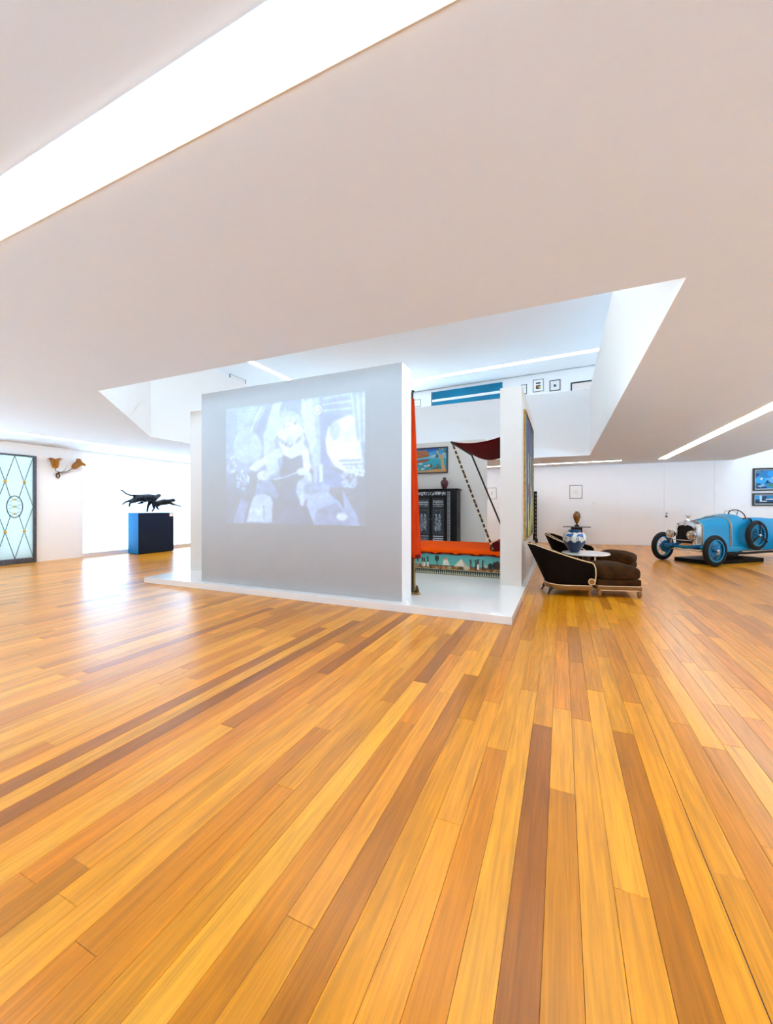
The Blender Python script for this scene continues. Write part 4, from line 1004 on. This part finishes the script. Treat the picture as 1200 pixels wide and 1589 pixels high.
# round white table and blue-white vase
def round_table():
    c = Vector((.42, 8.50, 0)); t_ = thing('round_table', 'low round white-topped table between the brown velvet armchairs', 'table', c)
    MB().lathe([(.001, .495), (.40, .495), (.42, .505), (.42, .522), (.41, .53), (.001, .53)], n=40).build('table_top', 'table_white', t_)
    MB().lathe([(.001, .05), (.06, .05), (.05, .3), (.07, .495), (.001, .495)], n=20).build('pedestal', 'wood_dark', t_)
    MB().lathe([(.001, 0), (.24, 0), (.24, .03), (.1, .055), (.001, .055)], n=28).build('base', 'wood_dark', t_)
    prof = [(.0, 0), (.075, 0), (.085, .02), (.13, .09), (.185, .18), (.21, .26), (.205, .32), (.17, .375), (.105, .40), (.098, .405), (.118, .43), (.10, .432), (.085, .40), (.02, .38)]
    A = Art(96, 60, 'e4e2d2')
    d_ = lambda z: z  # profile parameter used for t
    A.rect(0, 0, 1, .42, '0e2c50'); A.rect(0, .74, 1, 1, '1a4a86')
    for k in range(9): A.poly([(k/9, .42), (k/9 + .055, .49), (k/9 + .11, .42)], '16386a'); A.poly([(k/9, .76), (k/9 + .05, .69), (k/9 + .11, .76)], '16386a')
    for k in range(6):
        x = k/6 + .03; A.poly([(x, .60), (x + .02, .66), (x + .085, .655), (x + .11, .71), (x + .125, .68), (x + .11, .60), (x + .085, .57)], '1f5fae')
        for q in (.01, .03, .08, .1): A.line([(x + q, .6), (x + q - .012, .5)], .004, '1c4f94')
        A.line([(x + .11, .69), (x + .125, .74)], .004, '14386c')
    L = [0]; 
    for (r0, z0), (r1, z1) in zip(prof, prof[1:]): L.append(L[-1] + math.hypot(r1-r0, z1-z0))
    Ln = np.array(L) / L[-1]
    def fn(s, tt):
        # t measured as height share of the outer body: map linearly along the profile length
        r_ = np.interp(tt, Ln, [p[0] for p in prof]); z = np.interp(tt, Ln, [p[1] for p in prof]); a = s * 2*PI
        return np.stack([r_*np.cos(a), r_*np.sin(a), z], -1)
    v = A.build('blue_white_vase', (0,0,0), (1,0,0), (0,1,0), 'ceramic_print', None, fn)
    v.location = (.225, 8.44, .53); v.rotation_euler = (0, 0, .5); tag(v, 'round blue and white vase with painted animals on the white table', 'vase')
round_table()

# console with amber vase, slim dark screen at the back wall
def console():
    y = 16.35; p = on_y(895, 817, y)
    t_ = thing('console_table', 'black pedestal console with thin grey top against the back wall', 'table', (p.x, y, 0)); z = p.z
    MB().box((-.47, -.2, z - .025), (.47, .2, z), .006, 1).build('table_top', 'console_grey', t_)
    MB().box((-.19, -.16, .04), (.19, .16, z - .025), .006, 1).build('pedestal', 'lacquer_black', t_)
    MB().box((-.26, -.18, 0), (.26, .18, .04), .004, 1).build('base', 'lacquer_black', t_)
    v = thing('amber_vase', 'slender amber and brown vase on the black console', 'vase', (p.x + .01, y, z))
    MB().box((-.08, -.08, 0), (.08, .08, .06), .01, 1).build('stand', 'lacquer_black', v)
    MB().lathe([(.001, .06), (.045, .06), (.03, .09), (.04, .12), (.09, .22), (.128, .34), (.13, .42), (.11, .49), (.07, .525), (.05, .535), (.055, .56), (.04, .56), (.035, .53), (.001, .52)], n=24).build('body', 'ceramic_amber', v)
console()
def screen():
    x1 = on_y(833.6, 800, 16.5).x
    t_ = thing('lacquer_screen', 'tall dark screen with pale inlay squares behind the big canvas', 'screen', (x1 - .3, 16.5, 0))
    MB().box((-.30, -.025, .10), (.30, .025, 2.02), .004, 1).build('panel', 'lacquer_black', t_)
    for k in range(12): MB().box((.245, -.028, .2 + k*.15), (.27, -.0251, .27 + k*.15)).build('inlay_square', 'frame_grey', t_)
    for x in (-.28, .24): MB().box((x, -.12, 0), (x + .09, .12, .16), .01, 1).build('foot', 'lacquer_black', t_)
screen()

# ------------------------------------------------------------------ the vintage racing car
def car():
    ang = math.radians(41); rear = Vector((math.cos(ang), math.sin(ang), 0)); far = Vector((-math.sin(ang), math.cos(ang), 0))
    near = Vector((3.30, 11.64, 0)); TR = .64; R = .372
    t_ = thing('vintage_car', 'light blue vintage open racing car with wire wheels and spare', 'car', near + far * TR, ang)
    def wheel(x, y, z, out, name='wheel', rz=0.):
        w_ = bpy.data.objects.new(name, None); COL.objects.link(w_); w_.parent = t_; w_.location = (x, y, z); w_.rotation_euler = (0, 0, rz); w_.empty_display_size = .1
        m = MB(); prof = []
        for k in range(15):
            a = PI*2*k/14; prof.append((R - .062 + .062*math.cos(a), .058*math.sin(a)))
        m.lathe(prof, (0, 0, 0), 40, 'y', False); m.build('tyre', 'tyre', w_)
        m = MB(); m.lathe([(R - .125, -.04), (R - .105, -.04), (R - .10, 0), (R - .105, .04), (R - .125, .04), (R - .118, 0), (R - .125, -.04)], (0, 0, 0), 40, 'y', False); m.build('rim', 'car_blue', w_)
        m = MB()
        for k in range(32):
            a = 2*PI*k/32; b = a + (.28 if k % 2 else -.28); s = out * (.055 if k % 4 < 2 else -.03)
            m.tube([(.05*math.cos(b), s, .05*math.sin(b)), ((R - .115)*math.cos(a), .01*out, (R - .115)*math.sin(a))], .004, 4)
        m.build('spoke_set', 'car_blue', w_)
        MB().lathe([(.001, -.05*1), (.05, -.05), (.052, .05), (.001, .05)], (0, 0, 0), 18, 'y').build('hub', 'car_blue_dark', w_)
        MB().lathe([(.001, out*.06), (.036, out*.06), (.036, out*.085), (.02, out*.1), (.001, out*.1)], (0, 0, 0), 14, 'y').build('hub_cap', 'chrome', w_)
        MB().lathe([(.001, -out*.05), (.15, -out*.05), (.16, -out*.08), (.15, -out*.11), (.001, -out*.11)], (0, 0, 0), 24, 'y').build('brake_drum', 'car_blue_dark' if name == 'wheel' else 'tyre', w_)
        return w_
    wheel(0, -TR, R, -1); wheel(0, TR, R, 1); wheel(2.75, -TR, R, -1); wheel(2.75, TR, R, 1)
    sp = wheel(1.58, -.56, .70, -1, 'spare_wheel')
    m = MB()
    for k in range(3):
        a = PI/2 + k*2*PI/3; m.tube([(0, -.07, 0), (.30*math.cos(a), -.075, .30*math.sin(a)), (.36*math.cos(a), -.03, .36*math.sin(a))], .016, 6)
    m.build('carrier_strap', 'tyre', sp)
    # chassis
    for s in (-1, 1): MB().box((-.35, s*.30 - .025, .40), (3.3, s*.30 + .025, .48), .01, 1).build('chassis_rail', 'car_blue_dark', t_)
    MB().tube([(0, -TR + .08, R + .01), (0, -.35, R + .03), (0, .35, R + .03), (0, TR - .08, R + .01)], .045, 12).build('front_axle', 'car_blue', t_)
    MB().tube([(2.75, -TR + .06, R), (2.75, TR - .06, R)], .045, 12).build('rear_axle', 'car_blue_dark', t_)
    for s in (-1, 1):
        MB().tube([(-.33, s*.30, .46), (-.2, s*.31, .41), (0, s*.32, .40), (.25, s*.31, .43), (.42, s*.30, .46)], .02, 6).build('leaf_spring', 'tyre', t_)
        MB().tube([(0, s*.36, .43), (-.05, s*.39, .33), (.1, s*.40, .36)], .014, 6).build('friction_damper', 'tyre', t_)
    MB().tube([(-.06, -TR + .12, .33), (-.06, TR - .12, .33)], .012, 6).build('tie_rod', 'chrome', t_)
    # sections of the body: x, half width, bottom, top
    def sec(x, w_, zb, zt, e=.55, n=26):
        ring = []
        for k in range(n + 1):
            a = PI * k / n; c_, s_ = math.cos(a), math.sin(a)
            y = -w_ * math.copysign(abs(c_)**e, c_); z = (zt - .22) + .22 * s_**.75 if False else zb + (zt - zb) * (.62 + .38 * s_) if 0 < k < n else zb
            ring.append((x, y, z))
        return ring
    def loft(xs, name, mat, e=.55):
        m = MB(); m.ringloft([sec(*q, e) for q in xs]); return m.build(name, mat, t_)
    loft([(.09, .235, .46, 1.03), (.25, .265, .44, 1.06), (.6, .32, .42, 1.11), (.96, .375, .40, 1.165)], 'bonnet', 'car_blue')
    loft([(.964, .377, .36, 1.167), (1.15, .40, .33, 1.20), (1.34, .42, .32, 1.225), (1.42, .425, .32, 1.20)], 'scuttle', 'car_blue')
    for s in (-1, 1):                                   # cockpit sides
        rings = []
        for x, zt, w_ in ((1.30, 1.03, .40), (1.42, 1.10, .425), (1.6, 1.14, .44), (1.95, 1.13, .44), (2.4, 1.11, .43), (2.6, 1.11, .42)):
            rings.append([(x, s*w_, .32), (x, s*(w_ + .01), .7), (x, s*w_*.96, zt - .03), (x, s*w_*.93, zt), (x, s*(w_*.93 - .04), zt - .02), (x, s*(w_ - .04), .7), (x, s*(w_ - .03), .33)])
        MB().ringloft(rings).build('body_side', 'car_blue', t_)
    loft([(2.54, .42, .33, 1.12), (2.8, .40, .34, 1.08), (3.15, .30, .38, .96), (3.5, .16, .48, .80), (3.75, .03, .58, .68)], 'tail', 'car_blue')
    MB().box((1.3, -.42, .30), (2.6, .42, .36), .01, 1).build('cockpit_floor', 'tyre', t_)
    MB().box((1.95, -.38, .40), (2.42, .38, .56), .04, 3).build('seat', 'leather_red', t_)
    m = MB(); m.superell((2.46, 0, .86), (.09, .38, .26), .5, .3, 24, 12); m.build('seat_back', 'leather_red', t_)
    # lower valance and running strip
    MB().box((.42, -.46, .30), (2.0, -.34, .42), .015, 2).build('sill', 'car_blue', t_)
    MB().box((.42, .34, .30), (2.0, .46, .42), .015, 2).build('sill', 'car_blue', t_)
    MB().tube([(.7, -.46, .27), (1.3, -.5, .26), (2.9, -.5, .28)], .03, 10).build('exhaust_pipe', 'tyre', t_)
    # leather bonnet straps
    for x, q in ((.16, (.25, .45, 1.045)), (.955, (.376, .40, 1.166))):
        m = MB(); a, b = sec(x - .022, q[0] + .008, q[1], q[2] + .008), sec(x + .022, q[0] + .008, q[1], q[2] + .008)
        m.ringloft([a, b], False, False); s_ = m.build('bonnet_strap', 'leather_strap', t_)
        for dx in (-.022, .022): MB().tube(sec(x + dx, q[0] + .009, q[1], q[2] + .009), .005, 5).build('strap_edge', 'trim_pale', s_)
    MB().tube([(.1, 0, 1.045), (.5, 0, 1.105), (.96, 0, 1.175)], .008, 6).build('bonnet_hinge', 'leather_strap', t_)
    # radiator with pointed-arch shell
    ow = [(-.25, .44), (-.255, .9), (-.235, .975), (-.17, 1.01), (-.09, 1.035), (0, 1.075), (.09, 1.035), (.17, 1.01), (.235, .975), (.255, .9), (.25, .44)]
    iw = [(-.195, .50), (-.20, .87), (-.17, .92), (-.1, .945), (-.05, .955), (0, .93), (.05, .955), (.1, .945), (.17, .92), (.20, .87), (.195, .50)]
    m = MB(); R0 = [[(x, y, z) for y, z in ow] for x in (.12, -.05)]; R1 = [[(x, y*.99, z) for y, z in iw] for x in (-.07, .0)]
    m.ringloft(R0 + R1, True, False); m.build('radiator_shell', 'chrome', t_)
    m = MB(); P = [m.v((-.01, y, z)) for y, z in iw]; m.f(P); Q_ = [m.v((.03, y, z)) for y, z in iw]; m.f(Q_[::-1])
    for i in range(len(P)): m.f([P[i], P[i-1], Q_[i-1], Q_[i]])
    m.build('radiator_core', 'radiator_core', t_)
    for s in (-1, 1):
        for k in range(4): MB().box((-.02 + k*.035, s*.252, .5), (.0 + k*.035, s*.262, .93), .004, 1).build('radiator_flute', 'chrome', t_)
    MB().lathe([(.001, 1.06), (.045, 1.06), (.045, 1.09), (.02, 1.10), (.015, 1.12), (.001, 1.12)], (.03, 0, 0), 16).build('radiator_cap', 'chrome', t_)
    m = MB(); m.tube([(.05, 0, 1.11), (.03, 0, 1.15), (-.02, 0, 1.185), (-.06, 0, 1.175)], [.015, .022, .018, .008], 8); m.tube([(.03, -.09, 1.19), (.02, 0, 1.16), (.03, .09, 1.19)], [.005, .012, .005], 6); m.build('mascot', 'chrome', t_)
    # headlamps
    for y in (-.26, .26):
        l = MB().lathe([(.001, .16), (.04, .15), (.08, .10), (.105, .03), (.11, 0), (.105, -.01), (.095, -.005), (.001, .01)], (-.24, y, .72), 24, 'x').build('headlamp', 'chrome', t_)
        MB().lathe([(.001, -.022), (.05, -.018), (.095, -.006), (.095, 0), (.001, 0)], (-.24, y, .72), 24, 'x').build('lens', 'lamp_glass', l)
        MB().tube([(-.19, y, .62), (-.19, y*1.06, .52), (-.16, y*1.1, .44)], .018, 8).build('lamp_post', 'chrome', t_)
    MB().tube([(-.19, -.26, .58), (-.19, .26, .58)], .01, 6).build('lamp_bar', 'chrome', t_)
    # steering wheel, aero screen, lever
    m = MB(); m.xf = Matrix.Translation((1.52, -.16, 1.16)) @ Matrix.Rotation(math.radians(-25), 4, 'Y')
    m.torus((0, 0, 0), .19, .012, 'x', 28, 8)
    for k in range(4): m.tube([(0, 0, 0), (0, .19*math.cos(k*PI/2 + .4), .19*math.sin(k*PI/2 + .4))], .007, 6)
    m.build('steering_wheel', 'tyre', t_)
    m = MB(); m.tube([(1.33, -.30, 1.15), (1.30, -.28, 1.27), (1.31, -.16, 1.32), (1.30, -.02, 1.29), (1.33, .0, 1.21)], .008, 6); m.build('aero_screen', 'chrome', t_)
    MB().tube([(1.62, -.43, 1.02), (1.55, -.46, 1.09), (1.45, -.47, 1.12)], [.014, .018, .012], 8).build('brake_lever', 'tyre', t_)
    m = MB(); m.box((.12, -.42, 0), (2.1, .42, .10), .006, 1); o = m.build('floor_board', 'black_board'); o.location = near + far*TR; o.rotation_euler = (0, 0, ang)
    tag(o, 'low black board lying on the floor under the blue car', 'board')
car()
